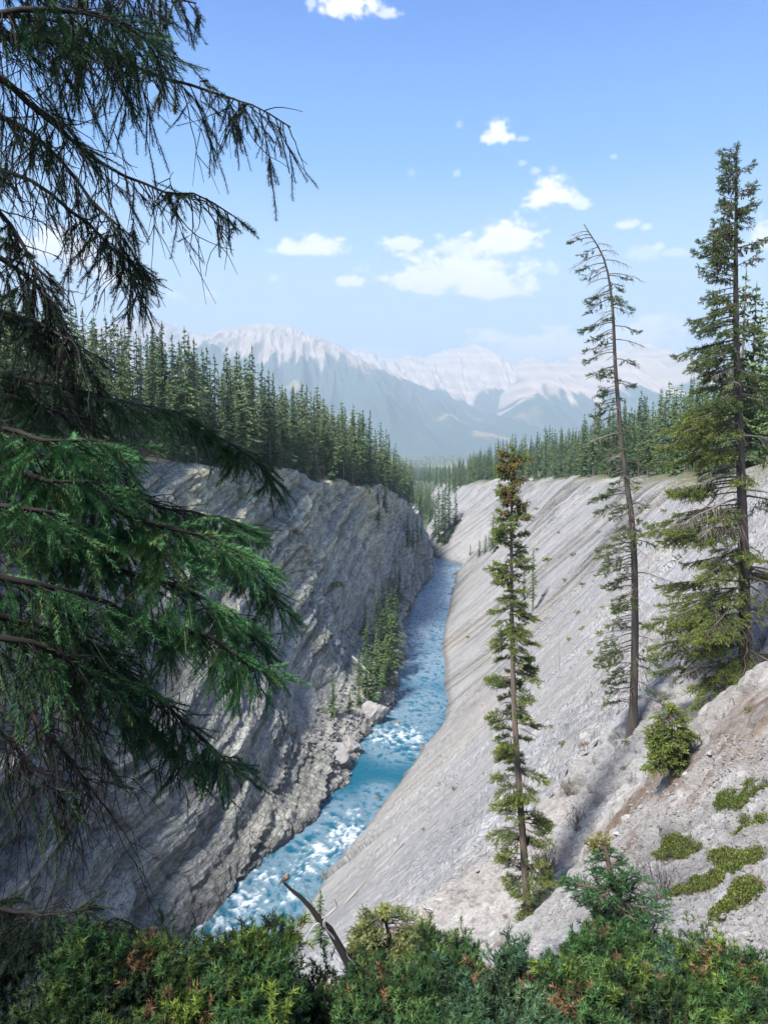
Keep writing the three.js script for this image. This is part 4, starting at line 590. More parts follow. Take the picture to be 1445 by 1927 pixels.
  for (const [pts, o] of sets) {
    const cv = new THREE.CatmullRomCurve3(pts), L = cv.getLength(), N = Math.max(8, Math.round(L * 9)), P = [], I = [], C = [];
    const line = [], rad = []; for (let i = 0; i <= N; i++) { line.push(cv.getPointAt(i / N).add(V(R() - 0.5, R() - 0.5, R() - 0.5).multiplyScalar(0.012))); rad.push(lerp(0.018, 0.0035, Math.pow(i / N, 0.7))); }
    tubeInto(P, I, C, line, rad, 6, barkTone(R, dark));
    const nb = Math.round(L * (o.per ?? (o.tone > 0.4 ? 46 : 38)));
    for (let k = 0; k < nb; k++) {
      const s = 0.12 + 0.88 * (k + R()) / nb, q = cv.getPointAt(Math.min(1, s)), tan = cv.getTangentAt(Math.min(1, s)), sgn = k % 2 ? 1 : -1, side = V(-tan.z, 0, tan.x).normalize().multiplyScalar(sgn);
      const down = R() < (o.tone > 0.4 ? 0.22 : 0.5), leafy = R() < o.needles * (o.tone > 0.4 ? 1 : 0.82) * (0.55 + 0.6 * s), len = (down ? o.hang * (0.4 + 0.9 * R()) : (0.09 + 0.2 * (1 - 0.6 * s)) * (0.6 + 0.8 * R())) * (leafy ? 0.8 : 1.1);
      const dir = side.multiplyScalar(down ? 0.35 : 0.95).addScaledVector(tan, down ? 0.3 : 0.55).add(V(0.25 * (R() - 0.5), down ? -0.95 : -0.22 - 0.3 * R(), 0.25 * (R() - 0.5))).normalize();
      const tw = [q.clone()], step = len / 7, hd = dir.clone(), cu = V(R() - 0.5, R() - 0.6, R() - 0.5).multiplyScalar(leafy ? 0.35 : 0.75); for (let i = 0; i < 7; i++) { hd.add(cu.clone().multiplyScalar(0.5)).add(V(R() - 0.5, R() - 0.58, R() - 0.5).multiplyScalar(leafy ? 0.35 : 0.7)).normalize(); tw.push(tw[i].clone().addScaledVector(hd, step)); }
      tubeInto(P, I, C, tw, tw.map((_, i) => lerp(leafy ? 0.0034 : 0.0040, 0.0014, i / 7)), 3, dark);
      const forks = leafy ? 2 + Math.floor(R() * 3) : 1 + Math.floor(R() * 3); const ends = [[tw[0], tw[7], tw]];
      for (let f = 0; f < forks; f++) { const i = 1 + Math.floor(R() * 6), a = tw[i], fd = dir.clone().add(V(R() - 0.5, R() * 0.5 - 0.55, R() - 0.5).multiplyScalar(1.5)).normalize(), fl = len * (0.25 + 0.4 * R()), m = a.clone().addScaledVector(fd, fl * 0.5), e = m.clone().addScaledVector(fd, fl * 0.5).add(V((R() - 0.5) * 0.3 * fl, -0.25 * fl, (R() - 0.5) * 0.3 * fl)); tubeInto(P, I, C, [a, m, e], [0.0026, 0.0021, 0.001], 3, dark); ends.push([a, e, [a, m, e]]); }
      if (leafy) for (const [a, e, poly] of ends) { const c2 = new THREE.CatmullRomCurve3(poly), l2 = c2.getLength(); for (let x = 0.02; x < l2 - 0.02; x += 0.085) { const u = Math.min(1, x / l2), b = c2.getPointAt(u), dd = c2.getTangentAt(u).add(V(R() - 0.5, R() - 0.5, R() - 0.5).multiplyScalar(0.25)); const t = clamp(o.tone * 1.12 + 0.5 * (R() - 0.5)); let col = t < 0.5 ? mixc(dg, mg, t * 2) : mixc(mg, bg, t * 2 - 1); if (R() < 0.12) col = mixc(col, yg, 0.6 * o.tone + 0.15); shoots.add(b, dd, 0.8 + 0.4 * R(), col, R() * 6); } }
      else if (R() < 0.25) shoots.add(tw[7], hd, 0.6, dg, R() * 6);
    }
    mesh('branch', geo(P, I, C), M.bark, t0);
  }
  shoots.into(t0, 'needles', M.needle);
}
// ------------------------------------------------------------------ juniper along the bottom edge
function juniper(label, px, py, depth, rx, ry, o) {
  const R = rng(o.seed), c = at(px, py, depth), m = depth * 1.18 / FPX, bx = rx * m, by = ry * m, foot = V(c.x, c.y - by * 1.5, c.z + 0.1), t0 = thing(o.name ?? 'juniper_bush', foot.x, foot.y, foot.z, label, 'bush', o.name ? undefined : undefined);
  const shoots = new Shoots(tuftShoots), P = [], I = [], C = [], n = Math.round((o.n ?? 46) * 1.45);
  for (let k = 0; k < n; k++) {
    const az = R() * 6.283, up = -0.35 + 1.3 * Math.sqrt(R()), ring = Math.sqrt(Math.max(0.08, 1 - Math.min(1, up * up) * 0.9)), r = 0.68 + 0.3 * R() + (R() < 0.25 ? 0.5 * R() : 0);
    const e = V(c.x + Math.cos(az) * bx * r * ring, c.y + by * up * r, c.z + Math.sin(az) * (o.deep ?? 0.42) * r * ring).sub(foot), a = V(e.x * 0.45 + (R() - 0.5) * 0.1, by * 0.3 * R(), e.z * 0.4), mid = a.clone().lerp(e, 0.6).add(V((R() - 0.5) * 0.06, -0.03, (R() - 0.5) * 0.06)), cv = new THREE.CatmullRomCurve3([a, mid, e]);
    tubeInto(P, I, C, [a, cv.getPoint(0.3), mid, cv.getPoint(0.8), e], [0.008, 0.006, 0.0045, 0.0035, 0.002], 4, [0.1, 0.075, 0.056]);
    const mood = R(), rust = R() < 0.4 * (o.rust ?? 0.14), out = V(e.x * 0.9 + (R() - 0.5) * 0.16, Math.abs(up) * 0.22 + 0.06, (e.z + 0.05) * 0.9 + (R() - 0.5) * 0.16).normalize(), big = (0.8 + 0.9 * R()) * (o.size ?? 1);
    const ns = o.tufts ?? 24;
    for (let i = 0; i < ns; i++) {
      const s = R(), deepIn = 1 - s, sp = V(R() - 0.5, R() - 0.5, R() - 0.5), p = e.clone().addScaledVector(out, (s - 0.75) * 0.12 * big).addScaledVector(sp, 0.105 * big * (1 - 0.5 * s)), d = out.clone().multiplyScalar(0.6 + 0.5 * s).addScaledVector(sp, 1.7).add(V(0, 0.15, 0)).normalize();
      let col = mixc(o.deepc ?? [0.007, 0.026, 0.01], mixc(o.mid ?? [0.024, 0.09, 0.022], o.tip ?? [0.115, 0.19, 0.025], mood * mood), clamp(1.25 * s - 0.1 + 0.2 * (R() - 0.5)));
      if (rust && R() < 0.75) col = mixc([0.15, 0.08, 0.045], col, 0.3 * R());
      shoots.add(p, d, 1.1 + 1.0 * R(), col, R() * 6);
    }
    for (let i = 0; i < 5; i++) { const s = 0.5 + 0.4 * R(), p = cv.getPoint(s); shoots.add(p, V(R() - 0.5, R() - 0.2, R() - 0.5), 0.8, mixc([0.1, 0.06, 0.035], [0.02, 0.06, 0.024], R()), R() * 6); }
  }
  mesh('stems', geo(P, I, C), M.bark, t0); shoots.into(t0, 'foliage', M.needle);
  if (o.berries) for (let k = 0; k < o.berries; k++) { const b = mesh('berry', berryGeo, M.berry, t0); const az = R() * 6.283; b.position.set(c.x + Math.cos(az) * bx * 0.8 * R(), c.y + by * (0.2 + 0.5 * R()), c.z + 0.3 + 0.12 * R()).sub(foot); }
  return t0;
}
const berryGeo = new THREE.SphereGeometry(0.006, 8, 6);
M.berry = new THREE.MeshStandardMaterial({ name: 'waxy blue berry', color: new THREE.Color().setRGB(0.2, 0.3, 0.4), roughness: 0.6 });
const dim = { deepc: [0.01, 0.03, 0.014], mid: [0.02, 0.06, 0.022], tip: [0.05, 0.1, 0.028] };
juniper('dark shaded juniper mass in the bottom left corner under the spruce', 60, 1900, 3.6, 190, 95, { seed: 1, n: 70, ...dim });
juniper('low dark juniper behind the leafy sprout at the lower left', 300, 1885, 3.9, 130, 50, { seed: 2, n: 46, ...dim, rust: 0.2 });
juniper('upright bright green juniper sprout pointing up at the lower left', 158, 1850, 3.2, 30, 66, { seed: 3, n: 22, deep: 0.1, rust: 0.05, deepc: [0.03, 0.08, 0.025] });
juniper('yellow-green juniper with brown stems left of the river view', 240, 1940, 2.9, 120, 50, { seed: 4, n: 46, rust: 0.3, tip: [0.15, 0.22, 0.03] });
juniper('brownish juniper spray standing against the river at the bottom', 405, 1900, 3.4, 66, 52, { seed: 5, n: 26, rust: 0.5 });
juniper('brightest yellow-green juniper clump in front of the river', 470, 1930, 2.9, 78, 74, { seed: 6, n: 58, rust: 0.12, tip: [0.17, 0.27, 0.03] });
juniper('rust-tinged juniper left of the foot of the leaning dead trunk', 600, 2000, 3.0, 90, 55, { seed: 7, n: 44, rust: 0.45 });
juniper('tall green juniper sprays right of the leaning dead trunk', 850, 1925, 3.4, 76, 66, { seed: 8, n: 54, tip: [0.1, 0.19, 0.05], rust: 0.04 });
juniper('dark green juniper at the middle of the bottom edge', 730, 1985, 2.8, 110, 45, { seed: 9, n: 46, rust: 0.2, tip: [0.09, 0.17, 0.04] });
juniper('bluish juniper with pale berries right of the middle of the bottom edge', 950, 1955, 3.0, 110, 45, { seed: 10, n: 52, rust: 0.22, mid: [0.035, 0.1, 0.05], tip: [0.08, 0.17, 0.075], berries: 7 });
juniper('dense green juniper below the little spruce', 1170, 1885, 3.6, 120, 70, { seed: 11, n: 76, rust: 0.18, tip: [0.11, 0.19, 0.035] });
juniper('bright juniper with blue berries in the lower right foreground', 1190, 1955, 2.9, 130, 45, { seed: 12, n: 54, rust: 0.15, berries: 9 });
juniper('blue-green juniper at the lower right edge of the scree', 1320, 1925, 3.4, 80, 48, { seed: 13, n: 40, rust: 0.05, mid: [0.03, 0.09, 0.055], tip: [0.07, 0.15, 0.085], berries: 6 });
juniper('brown-speckled juniper in the bottom right corner', 1425, 1940, 3.0, 80, 58, { seed: 14, n: 44, rust: 0.4 });
// the little spruce among the junipers
{
  const a = at(1190, 1830, 4.6), t0 = spruce('little_spruce', 'little bushy spruce with a yellow-tipped leader above the junipers', [a, at(1172, 1715, 4.6), at(1150, 1650, 4.6), at(1138, 1590, 4.6)], { seed: 500, r0: 0.016, start: 0.02, step: 0.03, twigs: 40, gap: 0.035, bark: [0.12, 0.09, 0.07], leader: 5,
    branch: (t, R) => ({ len: t > 0.66 ? 0.05 : t > 0.4 ? 0.22 * (0.5 + 0.6 * R()) : 0.36 * (0.35 + 0.8 * R()), rise: 0.1, droop: 0.1, hang: 0.15, tip: 0.2, bare: 0, dense: 1, twig: 0.42 }), color: (t, s, R) => t > 0.94 ? [0.17, 0.17, 0.03] : mixc([0.02, 0.07, 0.03], [0.05, 0.15, 0.055], clamp(s + 0.4 * (R() - 0.5))) });
  for (const c of t0.children) if (c.isInstancedMesh) { const m = new THREE.Matrix4(), p = V(), q = new THREE.Quaternion(), s = V(); for (let i = 0; i < c.count; i++) { c.getMatrixAt(i, m); m.decompose(p, q, s); c.setMatrixAt(i, m.compose(p, q, s.multiplyScalar(0.42))); } }
}
// ------------------------------------------------------------------ rocks
function rockGeo(seed, o = {}) {       // an angular block: a ball cut by random planes
  const R = rng(seed), g = new THREE.IcosahedronGeometry(1, o.detail ?? 5), p = g.attributes.position, planes = [], C = new Float32Array(p.count * 3), v = V();
  for (let i = 0; i < (o.cuts ?? 17); i++) planes.push([V(R() - 0.5, R() - 0.5, R() - 0.5).normalize(), 0.38 + 0.42 * R()]);
  const tint = o.tint ?? [0.36, 0.355, 0.345];
  for (let i = 0; i < p.count; i++) {
    v.fromBufferAttribute(p, i).normalize(); let r = 1; for (const [n, h] of planes) { const d = v.dot(n); if (d > 0.05) r = Math.min(r, h / d); }
    r *= 1 + 0.1 * fbm(v.x * 3 + seed, v.y * 3, v.z * 3, 3) + 0.09 * (layer(v.y * 5 + v.x * 2 + seed, 0.55, 0.2) - 0.5); p.setXYZ(i, v.x * r, v.y * r, v.z * r);
    const k = 0.85 + 0.3 * fbm(v.x * 2 + seed, v.y * 4, v.z * 2, 3) + 0.1 * (layer(v.y * 5 + v.x * 2 + seed, 0.3, 0.3) - 0.5), wet = o.wet ? sstep(0.05, -0.25, v.y) * 0.45 : 0; C[i * 3] = tint[0] * k * (1 - wet); C[i * 3 + 1] = tint[1] * k * (1 - wet); C[i * 3 + 2] = tint[2] * k * (1 - wet);
  }
  g.setAttribute('color', new THREE.BufferAttribute(C, 3)); g.deleteAttribute('uv'); return g;
}
function boulder(name, label, p, size, o = {}) { const m = mesh(name, rockGeo(o.seed ?? Math.round(p.x * 91 + p.z * 37), o), M.boulder); m.position.copy(p); m.scale.set(...size); m.rotation.set((o.tilt ?? 0), o.turn ?? p.z, o.roll ?? 0); return tag(m, label, o.category ?? 'rock', o.group); }
{
  const bank = [[712, 1345, 42, 34, 'wide pale rock block bulging into the river left of the rapid'], [640, 1425, 52, 46, 'large fractured outcrop on the left bank below the last ledge conifer'], [668, 1402, 26, 30, 'squarish rock block right behind the large left bank outcrop'], [588, 1470, 30, 26, 'rough boulder left of the small bank rock, above the dark pool'], [553, 1500, 30, 26, 'slanted boulder higher on the left bank next to the pale ledge'],
    [545, 1540, 24, 30, 'pale tilted ledge rock running down to the water on the left bank'], [515, 1580, 22, 26, 'lowest pale ledge rock on the left bank above the white water'], [625, 1472, 14, 9, 'small flat rock at the waterline of the left bank'], [736, 1282, 20, 18, 'rounded rock at the waterline below the ledge conifers'], [744, 1252, 14, 12, 'dark little boulder at the edge of the gravel bank'], [690, 1375, 22, 16, 'dark wet rock at the waterline just upstream of the falls'], [600, 1492, 22, 16, 'low broken rock between the outcrop and the river pool']];
  bank.forEach(([x, y, w, h, label], i) => { const p = onY(x, y + h * 0.5, 0), s = pixelSize(p); boulder('bank_rock', label, p.add(V(-w * s * 0.25, h * s * 0.35, -w * s * 0.1)), [w * s * 1.05, h * s * 1.15, w * s * 0.95], { seed: 60 + i, wet: true, roll: -0.35, tint: i < 7 ? [0.3, 0.295, 0.29] : [0.2, 0.195, 0.19] }); });
  const inRiver = [[795, 1408, 13, 8, 'dark wet boulder in the river by the right wall below the rapid'], [812, 1413, 7, 5, 'small dark stone right beside the midstream boulder'], [710, 1505, 9, 9, 'round dark boulder alone in the river against the right edge'], [772, 1196, 10, 5, 'dark rock breaking the water off the gravel bank'], [784, 1204, 10, 3, 'flat dark rock just downstream of the gravel bank'], [745, 1362, 12, 5, 'low dark rock in the water above the white rapid']];
  inRiver.forEach(([x, y, w, h, label], i) => { const p = onY(x, y, 0), s = pixelSize(p); boulder('river_boulder', label, p.add(V(0, h * s * 0.15, 0)), [w * s, h * s * 1.1, w * s * 0.8], { seed: 90 + i, wet: true, tint: [0.15, 0.135, 0.13] }); });
  { const p = at(527, 1775, 30); const q = onSlope(545, 1768, 8), s = pixelSize(q); boulder('bank_rock', 'pinkish pale rock at the foot of the slope above the bushes', q, [28 * s, 24 * s, 26 * s], { seed: 120, tint: [0.4, 0.34, 0.32] }); }
  { const q = onCliff(688, 1028), s = pixelSize(q); boulder('pale_boulder', 'white boulder lodged high in the shaded left cliff', q.add(V(0.6, 0.3, 0.4)), [7 * s, 11 * s, 7 * s], { seed: 122, tint: [0.62, 0.62, 0.6], roll: 0.5 }); }
  const loose = [[1197, 1550, 15, 'large pale block beside the brown soil patch'], [1222, 1494, 7, 'small white stone on the brown needle litter'], [1258, 1512, 6, 'pale stone right of the needle litter'], [1300, 1466, 9, 'flat grey slab below the broad spruce'], [1330, 1492, 6, 'light stone on the soil right of the slab'], [1218, 1528, 7, 'stone just below the white stone on the soil'], [1180, 1585, 11, 'grey rock under the large pale block'], [1345, 1425, 10, 'angular stone on the soil near the right edge'], [1400, 1470, 8, 'pale stone at the right edge above the green mats'], [1255, 1560, 9, 'jagged stone at the upper edge of the scree'], [1150, 1630, 12, 'tan rock left of the dry shrub'], [1310, 1560, 6, 'little white stone on the grey scree'], [1395, 1555, 5, 'little pale stone above the first green mat'], [1110, 1660, 14, 'blue-grey block behind the little spruce'], [1290, 1690, 7, 'white stone lying in the middle green mat'], [1430, 1520, 6, 'stone beside the uppermost green mat'], [905, 1815, 12, 'tan rock at the foot of the red-topped spruce'], [1050, 1735, 9, 'grey stone right of the foot of the red-topped spruce'], [935, 1765, 10, 'brown-grey stone left of the foot of the red-topped spruce']];
  loose.forEach(([x, y, w, label], i) => { const q = onSlope(x, y, 4), s = pixelSize(q); boulder('loose_stone', label, q.add(V(-0.2 * w * s, 0.1 * w * s, 0)), [w * s, w * s * 0.7, w * s * 0.8], { seed: 140 + i, detail: 3, tint: i % 3 ? [0.29, 0.29, 0.29] : [0.38, 0.38, 0.37] }); });
  // small stones nobody could count
  const R = rng(411), geos = [1, 2, 3].map((k) => rockGeo(300 + k, { detail: 2, cuts: 9, tint: [0.24, 0.235, 0.23] })), lists = geos.map(() => []);
  for (let i = 0; i < 12000; i++) { const px = 1000 + 460 * R(), py = 1390 + 440 * R(); if (py < 2480 - px * 0.82 - 140) continue; const q = onSlope(px, py, 4); const s = 0.009 + 0.012 * R() + 0.045 * Math.pow(R(), 8); lists[i % 3].push(new THREE.Matrix4().compose(q, new THREE.Quaternion().setFromEuler(new THREE.Euler(R() * 6, R() * 6, R() * 6)), V(s, s * 0.7, s))); }
  for (let i = 0; i < 2600; i++) { const d = 165 + 75 * R(), x = xL(d) + (R() - 0.75) * 5.5, s = 0.15 + 0.55 * R() * R(); lists[i % 3].push(new THREE.Matrix4().compose(V(x, 0.05 + Math.max(0, xL(d) - x) * 0.35 * R(), -d), new THREE.Quaternion().setFromEuler(new THREE.Euler(R() * 6, R() * 6, 0)), V(s, s * 0.6, s))); }
  for (let i = 0; i < 1500; i++) { const q = cliffL(100 + 60 * R(), 0.04 + 0.16 * R()), s = 0.12 + 0.4 * R() * R(); lists[i % 3].push(new THREE.Matrix4().compose(q.add(V(0.15, 0.1, 0.1)), new THREE.Quaternion().setFromEuler(new THREE.Euler(R() * 6, R() * 6, 0)), V(s, s * 0.6, s))); }
  const gr = thing('gravel', 0, 0, 0, 'loose gravel and small stones on the scree and the river bank'); gr.userData.kind = 'stuff';
  geos.forEach((g, i) => { const im = shade(new THREE.InstancedMesh(g, M.boulder, lists[i].length)); im.name = 'stones'; im.userData.kind = 'stuff'; lists[i].forEach((m, j) => im.setMatrixAt(j, m)); gr.add(im); });
}
// ------------------------------------------------------------------ low plants on the slope
function leafClump(seed, n, spread, L, col) { const R = rng(seed), P = [], I = [], C = []; for (let i = 0; i < n; i++) { const a = V((R() - 0.5) * spread, R() * spread * 0.45, (R() - 0.5) * spread), d = V(R() - 0.5, 0.3 + 0.7 * R(), R() - 0.5).normalize().multiplyScalar(L * (0.7 + 0.6 * R())), s = V().crossVectors(d, V(R() - 0.5, R() - 0.5, R() - 0.5)).normalize().multiplyScalar(L * 0.28), k = P.length / 3, m = a.clone().addScaledVector(d, 0.5), t = 0.6 + 0.7 * R(), e = a.clone().add(d), b = m.clone().add(s), c = m.clone().sub(s); P.push(a.x, a.y, a.z, b.x, b.y, b.z, e.x, e.y, e.z, c.x, c.y, c.z); I.push(k, k + 1, k + 2, k, k + 2, k + 3); for (let q = 0; q < 4; q++) C.push(col[0] * t, col[1] * t, col[2] * t); } return geo(P, I, C); }
{
  const clumps = [1, 2, 3].map((s) => leafClump(700 + s, 16, 0.07, 0.02, [1, 1, 1])), R = rng(733);
  const mats = [['uppermost green bearberry mat at the right edge', [[1445, 1490], [1400, 1525], [1380, 1540]], 16], ['small bearberry mat hugging the right edge below the uppermost one', [[1445, 1562], [1400, 1585]], 14], ['short green mat lying left of the grass stalk on the scree', [[1330, 1618], [1290, 1636], [1266, 1642]], 13], ['small round mat just above the long green mat', [[1400, 1635], [1370, 1645]], 15], ['longest yellow-green mat sweeping across the scree', [[1445, 1640], [1400, 1668], [1350, 1690], [1300, 1708], [1265, 1722]], 19], ['lowest yellow-green mat above the bottom right junipers', [[1445, 1705], [1400, 1730], [1365, 1748]], 17]];
  for (const [label, line, r] of mats) {
    const c = onSlope(...line[1], 4), t0 = thing('bearberry_mat', c.x, c.y, c.z, label, 'ground plant'), sh = new Shoots(clumps), n = 380 * line.length;
    for (let i = 0; i < n; i++) { const k = R() * (line.length - 1), a = line[Math.floor(k)], b = line[Math.min(line.length - 1, Math.floor(k) + 1)], f = k - Math.floor(k), rr = r * Math.sqrt(R()), az = R() * 6.283, q = onSlope(lerp(a[0], b[0], f) + Math.cos(az) * rr * 1.25, lerp(a[1], b[1], f) + Math.sin(az) * rr * 0.62, 4), m = R(); sh.add(q.sub(c).add(V(-0.015, 0.01 + 0.03 * R() * R(), 0)), V(R() - 0.7, 1.4, R() - 0.4), 0.8 + 0.7 * R(), m < 0.1 ? [0.13, 0.07, 0.04] : mixc([0.045, 0.09, 0.02], [0.15, 0.18, 0.03], R()), R() * 6); }
    sh.into(t0, 'leaves', M.needle);
  }
  // tufts and cushions far down the pale slope
  const kinds = [[0.16, 0.17, 0.05], [0.11, 0.14, 0.05], [0.2, 0.16, 0.09]].map((c, i) => leafClump(760 + i, 90, 1.5, 0.42, c)), protos = [];
  const tufts = [[1035, 1062, 11, 0], [1078, 1046, 8, 2], [1130, 1197, 12, 0], [1096, 1102, 8, 1], [1082, 1152, 9, 0], [1095, 1188, 7, 2], [1070, 1204, 7, 0], [1098, 1182, 5, 0], [1010, 1035, 6, 1], [1050, 1003, 5, 2], [1112, 1092, 5, 2], [965, 1002, 6, 1], [1110, 1230, 9, 2], [1104, 1408, 10, 2], [1060, 1405, 11, 1], [1038, 1370, 8, 2], [855, 1487, 8, 1], [935, 985, 6, 0], [1165, 1010, 8, 0], [1200, 925, 12, 0], [1160, 950, 7, 1], [1250, 965, 9, 2], [765, 1705, 6, 0], [800, 1565, 5, 1], [1010, 960, 7, 0], [880, 1200, 5, 1], [740, 1160 - 40, 6, 0], [1020, 1120, 5, 2], [1060, 1090, 6, 1], [985, 1175, 5, 2], [1140, 1150, 6, 0], [1340, 1335, 11, 0], [1180, 1402, 9, 0], [1415, 1345, 12, 1], [960, 1735, 7, 2], [1035, 1758, 7, 0], [1120, 1560, 8, 2], [1170, 1445, 8, 1]];
  const where = ['high on', 'low on', 'halfway up'];
  tufts.forEach(([x, y, w, k], i) => { const q = onSlope(x, y, 10), s = pixelSize(q) * w; let t; if (!protos[k]) { t = thing('slope_tuft', 0, 0, 0); mesh('leaves', kinds[k], M.needle, t); protos[k] = t; } else { t = protos[k].clone(); t.name = numbered('slope_tuft'); scene.add(t); } t.userData = {}; tag(t, ['yellow-green plant cushion growing on the bare right slope', 'dull green plant tuft growing on the bare right slope', 'straw-coloured dry tuft growing on the bare right slope'][k], 'plant', ['yellow-green cushions on the right slope', 'green tufts on the right slope', 'dry tufts on the right slope'][k]); t.position.copy(q); t.scale.set(s, s * 0.8, s); t.rotation.y = i; });
  { const q = onCliff(628, 1108), s = pixelSize(q), t = thing('moss_patch', q.x + 0.5, q.y, q.z + 0.4, 'yellow-green plant patch in the middle of the left cliff', 'plant'); const m = mesh('leaves', kinds[0], M.needle, t); m.scale.set(17 * s, 12 * s, 17 * s); }
  // bare shrubs
  const twigShrub = (label, px, py, w, h, n, col) => { const q = onSlope(px, py, 4), s = pixelSize(q), P = [], I = [], C = [], r2 = rng(px); for (let i = 0; i < n; i++) { const az = r2() * 6.283, el = 0.25 + 1.2 * r2(), L = s * h * (0.5 + 0.6 * r2()), d = V(Math.cos(az) * Math.cos(el) * w / h, Math.sin(el), Math.sin(az) * Math.cos(el) * w / h * 0.7), a = V((r2() - 0.5) * 0.1, 0, (r2() - 0.5) * 0.1), b = a.clone().addScaledVector(d, L * 0.5).add(V(r2() - 0.5, r2() - 0.5, r2() - 0.5).multiplyScalar(0.12 * L)), c = b.clone().addScaledVector(d, L * 0.5).add(V(r2() - 0.5, r2() - 0.5, r2() - 0.5).multiplyScalar(0.3 * L)); const th = Math.max(0.003, s * 0.55); tubeInto(P, I, C, [a, b, c], [th, th * 0.7, th * 0.4], 3, col); for (let k = 0; k < 3; k++) { const e = b.clone().lerp(c, r2()), f = e.clone().addScaledVector(V(r2() - 0.5, r2() * 0.9, r2() - 0.5), L * 0.4); tubeInto(P, I, C, [e, f], [th * 0.5, th * 0.3], 3, col); } } const t = thing('bare_shrub', q.x, q.y, q.z, label, 'shrub'); mesh('twigs', geo(P, I, C), M.bark, t); };
  twigShrub('leafless purple-grey shrub on the scree right of the little spruce', 1262, 1730, 75, 95, 70, [0.11, 0.085, 0.09]);
  twigShrub('grey dry shrub on the pale rock right of the red-topped spruce', 1072, 1500, 26, 40, 40, [0.2, 0.19, 0.15]);
  twigShrub('brownish dry shrub among blocks below the grey dry shrub', 1085, 1560, 34, 50, 46, [0.14, 0.11, 0.09]);
  twigShrub('tan dry shrub left of the red-topped spruce near its foot', 935, 1625, 26, 34, 40, [0.26, 0.22, 0.15]);
  twigShrub('dark dry shrub at the right side of the red-topped spruce trunk', 1035, 1650, 40, 70, 50, [0.1, 0.085, 0.08]);
}
// ------------------------------------------------------------------ fallen wood
{
  const a = onSlope(652, 1712, 12), b = onSlope(761, 1590, 12), n = 7, pts = []; for (let i = 0; i < n; i++) { const t = i / (n - 1), p = a.clone().lerp(b, t), q = slopeR(p.x, p.z); p.y = Math.max(p.y, q.y) + 0.12; pts.push(p); }
  const t0 = thing('fallen_log', a.x, a.y, a.z, 'long grey log lying straight down the smooth right slope', 'log'); mesh('log', tube(pts.map((p) => p.clone().sub(a)), [0.13, 0.125, 0.12, 0.11, 0.1, 0.08, 0.06], 8, barkTone(rng(3), [0.22, 0.215, 0.205])), M.bark, t0);
  const c = onCliff(652, 1238), d = onCliff(680, 1270); const t1 = thing('driftwood_log', c.x, c.y, c.z, 'pale fallen log behind the ledge conifers on the left cliff', 'log'); mesh('log', tube([0, 0.5, 1].map((t) => c.clone().lerp(d, t).sub(c).add(V(1.2, 0.8, 0.8))), [0.22, 0.2, 0.13], 7, [0.45, 0.44, 0.42]), M.bark, t1);
}
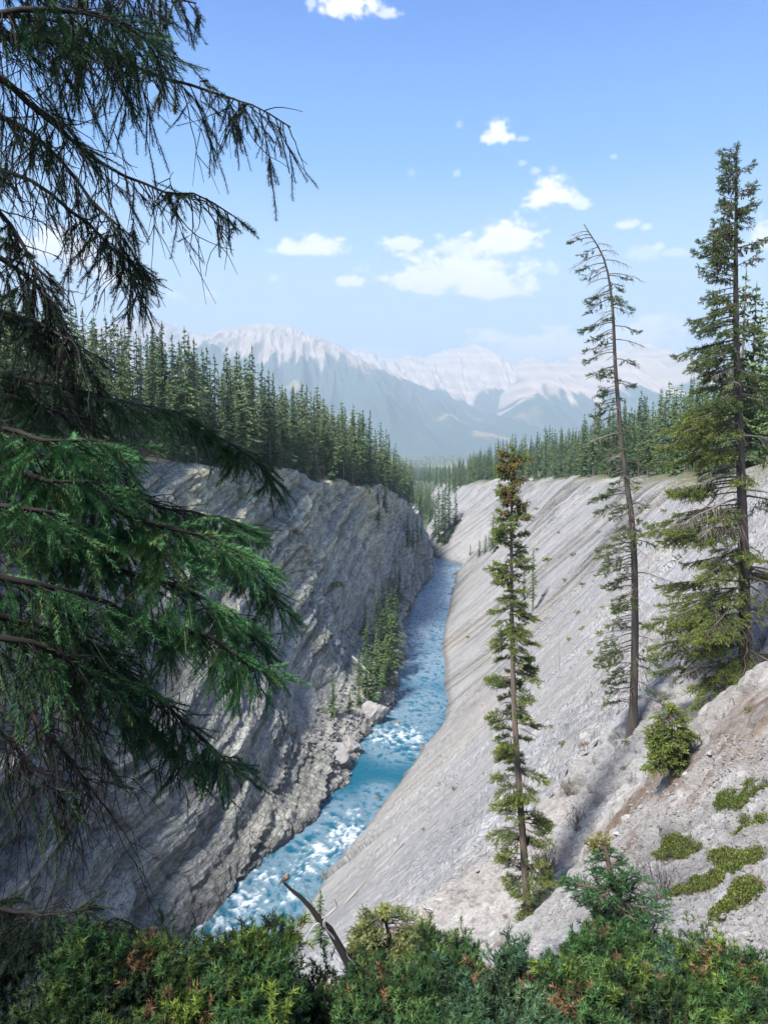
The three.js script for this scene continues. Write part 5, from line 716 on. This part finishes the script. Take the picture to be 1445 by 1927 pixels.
// ------------------------------------------------------------------ the leaning dead trunk, the small tree behind it and the bird on its tip
{
  const D = 9.5, P0 = at(706, 1905, D), t0 = thing('leaning_dead_trunk', P0.x, P0.y, P0.z, 'dark dead trunk leaning left over the river with pale curled twigs', 'dead tree'), rel = (x, y, dd = 0) => at(x, y, D + dd).sub(P0), R = rng(61);
  mesh('trunk', tube([rel(716, 1935), rel(706, 1905), rel(690, 1868), rel(662, 1822), rel(640, 1784), rel(620, 1748), rel(602, 1732), rel(585, 1708), rel(566, 1688), rel(548, 1674), rel(534, 1661)], [0.095, 0.085, 0.074, 0.064, 0.052, 0.046, 0.042, 0.033, 0.027, 0.021, 0.014], 9, barkTone(R, [0.013, 0.0105, 0.0095])), M.barkNear, t0);
  for (const [pts, r] of [[[[618, 1752], [608, 1738], [622, 1718], [634, 1706], [630, 1693]], 0.014], [[[612, 1742], [596, 1738], [584, 1752], [570, 1772]], 0.016], [[[640, 1780], [626, 1762], [612, 1744], [614, 1724]], 0.014], [[[590, 1706], [580, 1688], [574, 1668], [572, 1660]], 0.008], [[[668, 1815], [655, 1800], [652, 1790]], 0.014], [[[606, 1728], [615, 1722], [640, 1700], [648, 1694]], 0.009], [[[700, 1880], [730, 1850], [768, 1812], [800, 1806]], 0.02]]) mesh('branch', tube(new THREE.CatmullRomCurve3(pts.map(([x, y], i) => rel(x, y, -0.05 * i))).getPoints(10), Array.from({ length: 11 }, (_, i) => lerp(r, r * 0.35, i / 10)), 5, [0.36, 0.35, 0.34]), M.bark, t0);
  spruce('stunted_conifer', 'small wind-bent conifer with pale green drooping boughs around the dead trunk', [at(712, 1930, D + 0.4), at(728, 1850, D + 0.5), at(735, 1780, D + 0.5), at(722, 1722, D + 0.4)], { seed: 640, r0: 0.06, start: 0.2, step: 0.02, twigs: 24, gap: 0.05, leader: 30, bark: [0.07, 0.055, 0.05],
    branch: (t, RR) => ({ az: RR() < 0.6 ? Math.PI * (RR() < 0.5 ? 0 : 1) + (RR() - 0.5) * 1.6 : RR() * 6.28, len: (0.72 - 0.42 * t) * (0.6 + 0.6 * RR()), rise: 0.25, droop: 0.55, hang: 0.6, dense: 0.95, bare: 0.15, twig: 0.7 }), color: (t, s, RR) => mixc([0.06, 0.11, 0.05], [0.24, 0.29, 0.1], clamp(s * 0.8 + 0.35 * (RR() - 0.3))) });
  // the bird: one continuous skin
  const B = at(538, 1652, D - 0.02), bird = thing('perched_bird', B.x, B.y, B.z, 'small brown bird perched on the tip of the leaning dead trunk', 'bird');
  const field = (bones, cell, size) => { const n = 40, mc = new MarchingCubes(n, new THREE.MeshStandardMaterial(), false, false, 60000), h = size / 2; mc.isolation = 0; for (let k = 0; k < n; k++) for (let j = 0; j < n; j++) for (let i = 0; i < n; i++) { const p = V((i - n / 2) / (n / 2) * h, (j - n / 2) / (n / 2) * h, (k - n / 2) / (n / 2) * h); let d = 1; for (const [a, b, ra, rb] of bones) { const ab = b.clone().sub(a), t = clamp(p.clone().sub(a).dot(ab) / ab.lengthSq()), e = p.distanceTo(a.clone().addScaledVector(ab, t)) - lerp(ra, rb, t); d = smin(d, e, 0.008); } mc.field[k * n * n + j * n + i] = -d; } mc.update(); const g = new THREE.BufferGeometry(), P = Float32Array.from(mc.positionArray.subarray(0, mc.count * 3)).map((v) => v * h); g.setAttribute('position', new THREE.BufferAttribute(P, 3)); g.setAttribute('normal', new THREE.BufferAttribute(Float32Array.from(mc.normalArray.subarray(0, mc.count * 3)), 3)); const C = new Float32Array(mc.count * 3); for (let i = 0; i < mc.count; i++) { const x = P[i * 3], y = P[i * 3 + 1], belly = sstep(0.0, 0.025, x + 0.3 * y + 0.004), t = 0.9 + 0.2 * noise(x * 90, y * 90, P[i * 3 + 2] * 90); C[i * 3] = lerp(0.11, 0.22, belly) * t; C[i * 3 + 1] = lerp(0.085, 0.165, belly) * t; C[i * 3 + 2] = lerp(0.065, 0.115, belly) * t; } g.setAttribute('color', new THREE.BufferAttribute(C, 3)); return g; };
  const body = mesh('body', field([[V(-0.012, -0.012, 0), V(0.016, 0.018, 0), 0.027, 0.027], [V(0.016, 0.018, 0), V(0.024, 0.046, 0), 0.022, 0.018], [V(-0.012, -0.014, 0), V(-0.05, -0.058, 0), 0.018, 0.007], [V(-0.05, -0.058, 0), V(-0.072, -0.082, 0), 0.008, 0.006]], 0.004, 0.2), M.feather, bird);
  const beak = mesh('beak', new THREE.ConeGeometry(0.0045, 0.016, 8), M.dark, bird); beak.position.set(0.047, 0.049, 0); beak.rotation.z = -1.5; for (const s of [1, -1]) { const e = mesh('eye', new THREE.SphereGeometry(0.003, 8, 6), M.dark, bird); e.position.set(0.033, 0.052, 0.0135 * s); const l = mesh('leg', new THREE.CylinderGeometry(0.0018, 0.0018, 0.05, 5), M.dark, bird); l.position.set(0.0, -0.05, 0.009 * s); }
  const w = new THREE.SphereGeometry(1, 14, 10); for (const s of [1, -1]) { const m = mesh('wing', w, M.wing, bird); m.scale.set(0.016, 0.045, 0.007); m.position.set(-0.018, -0.008, 0.024 * s); m.rotation.z = -0.72; }
  bird.rotation.y = -0.5; bird.scale.setScalar(1.25);
}
renderer.render(scene, camera);
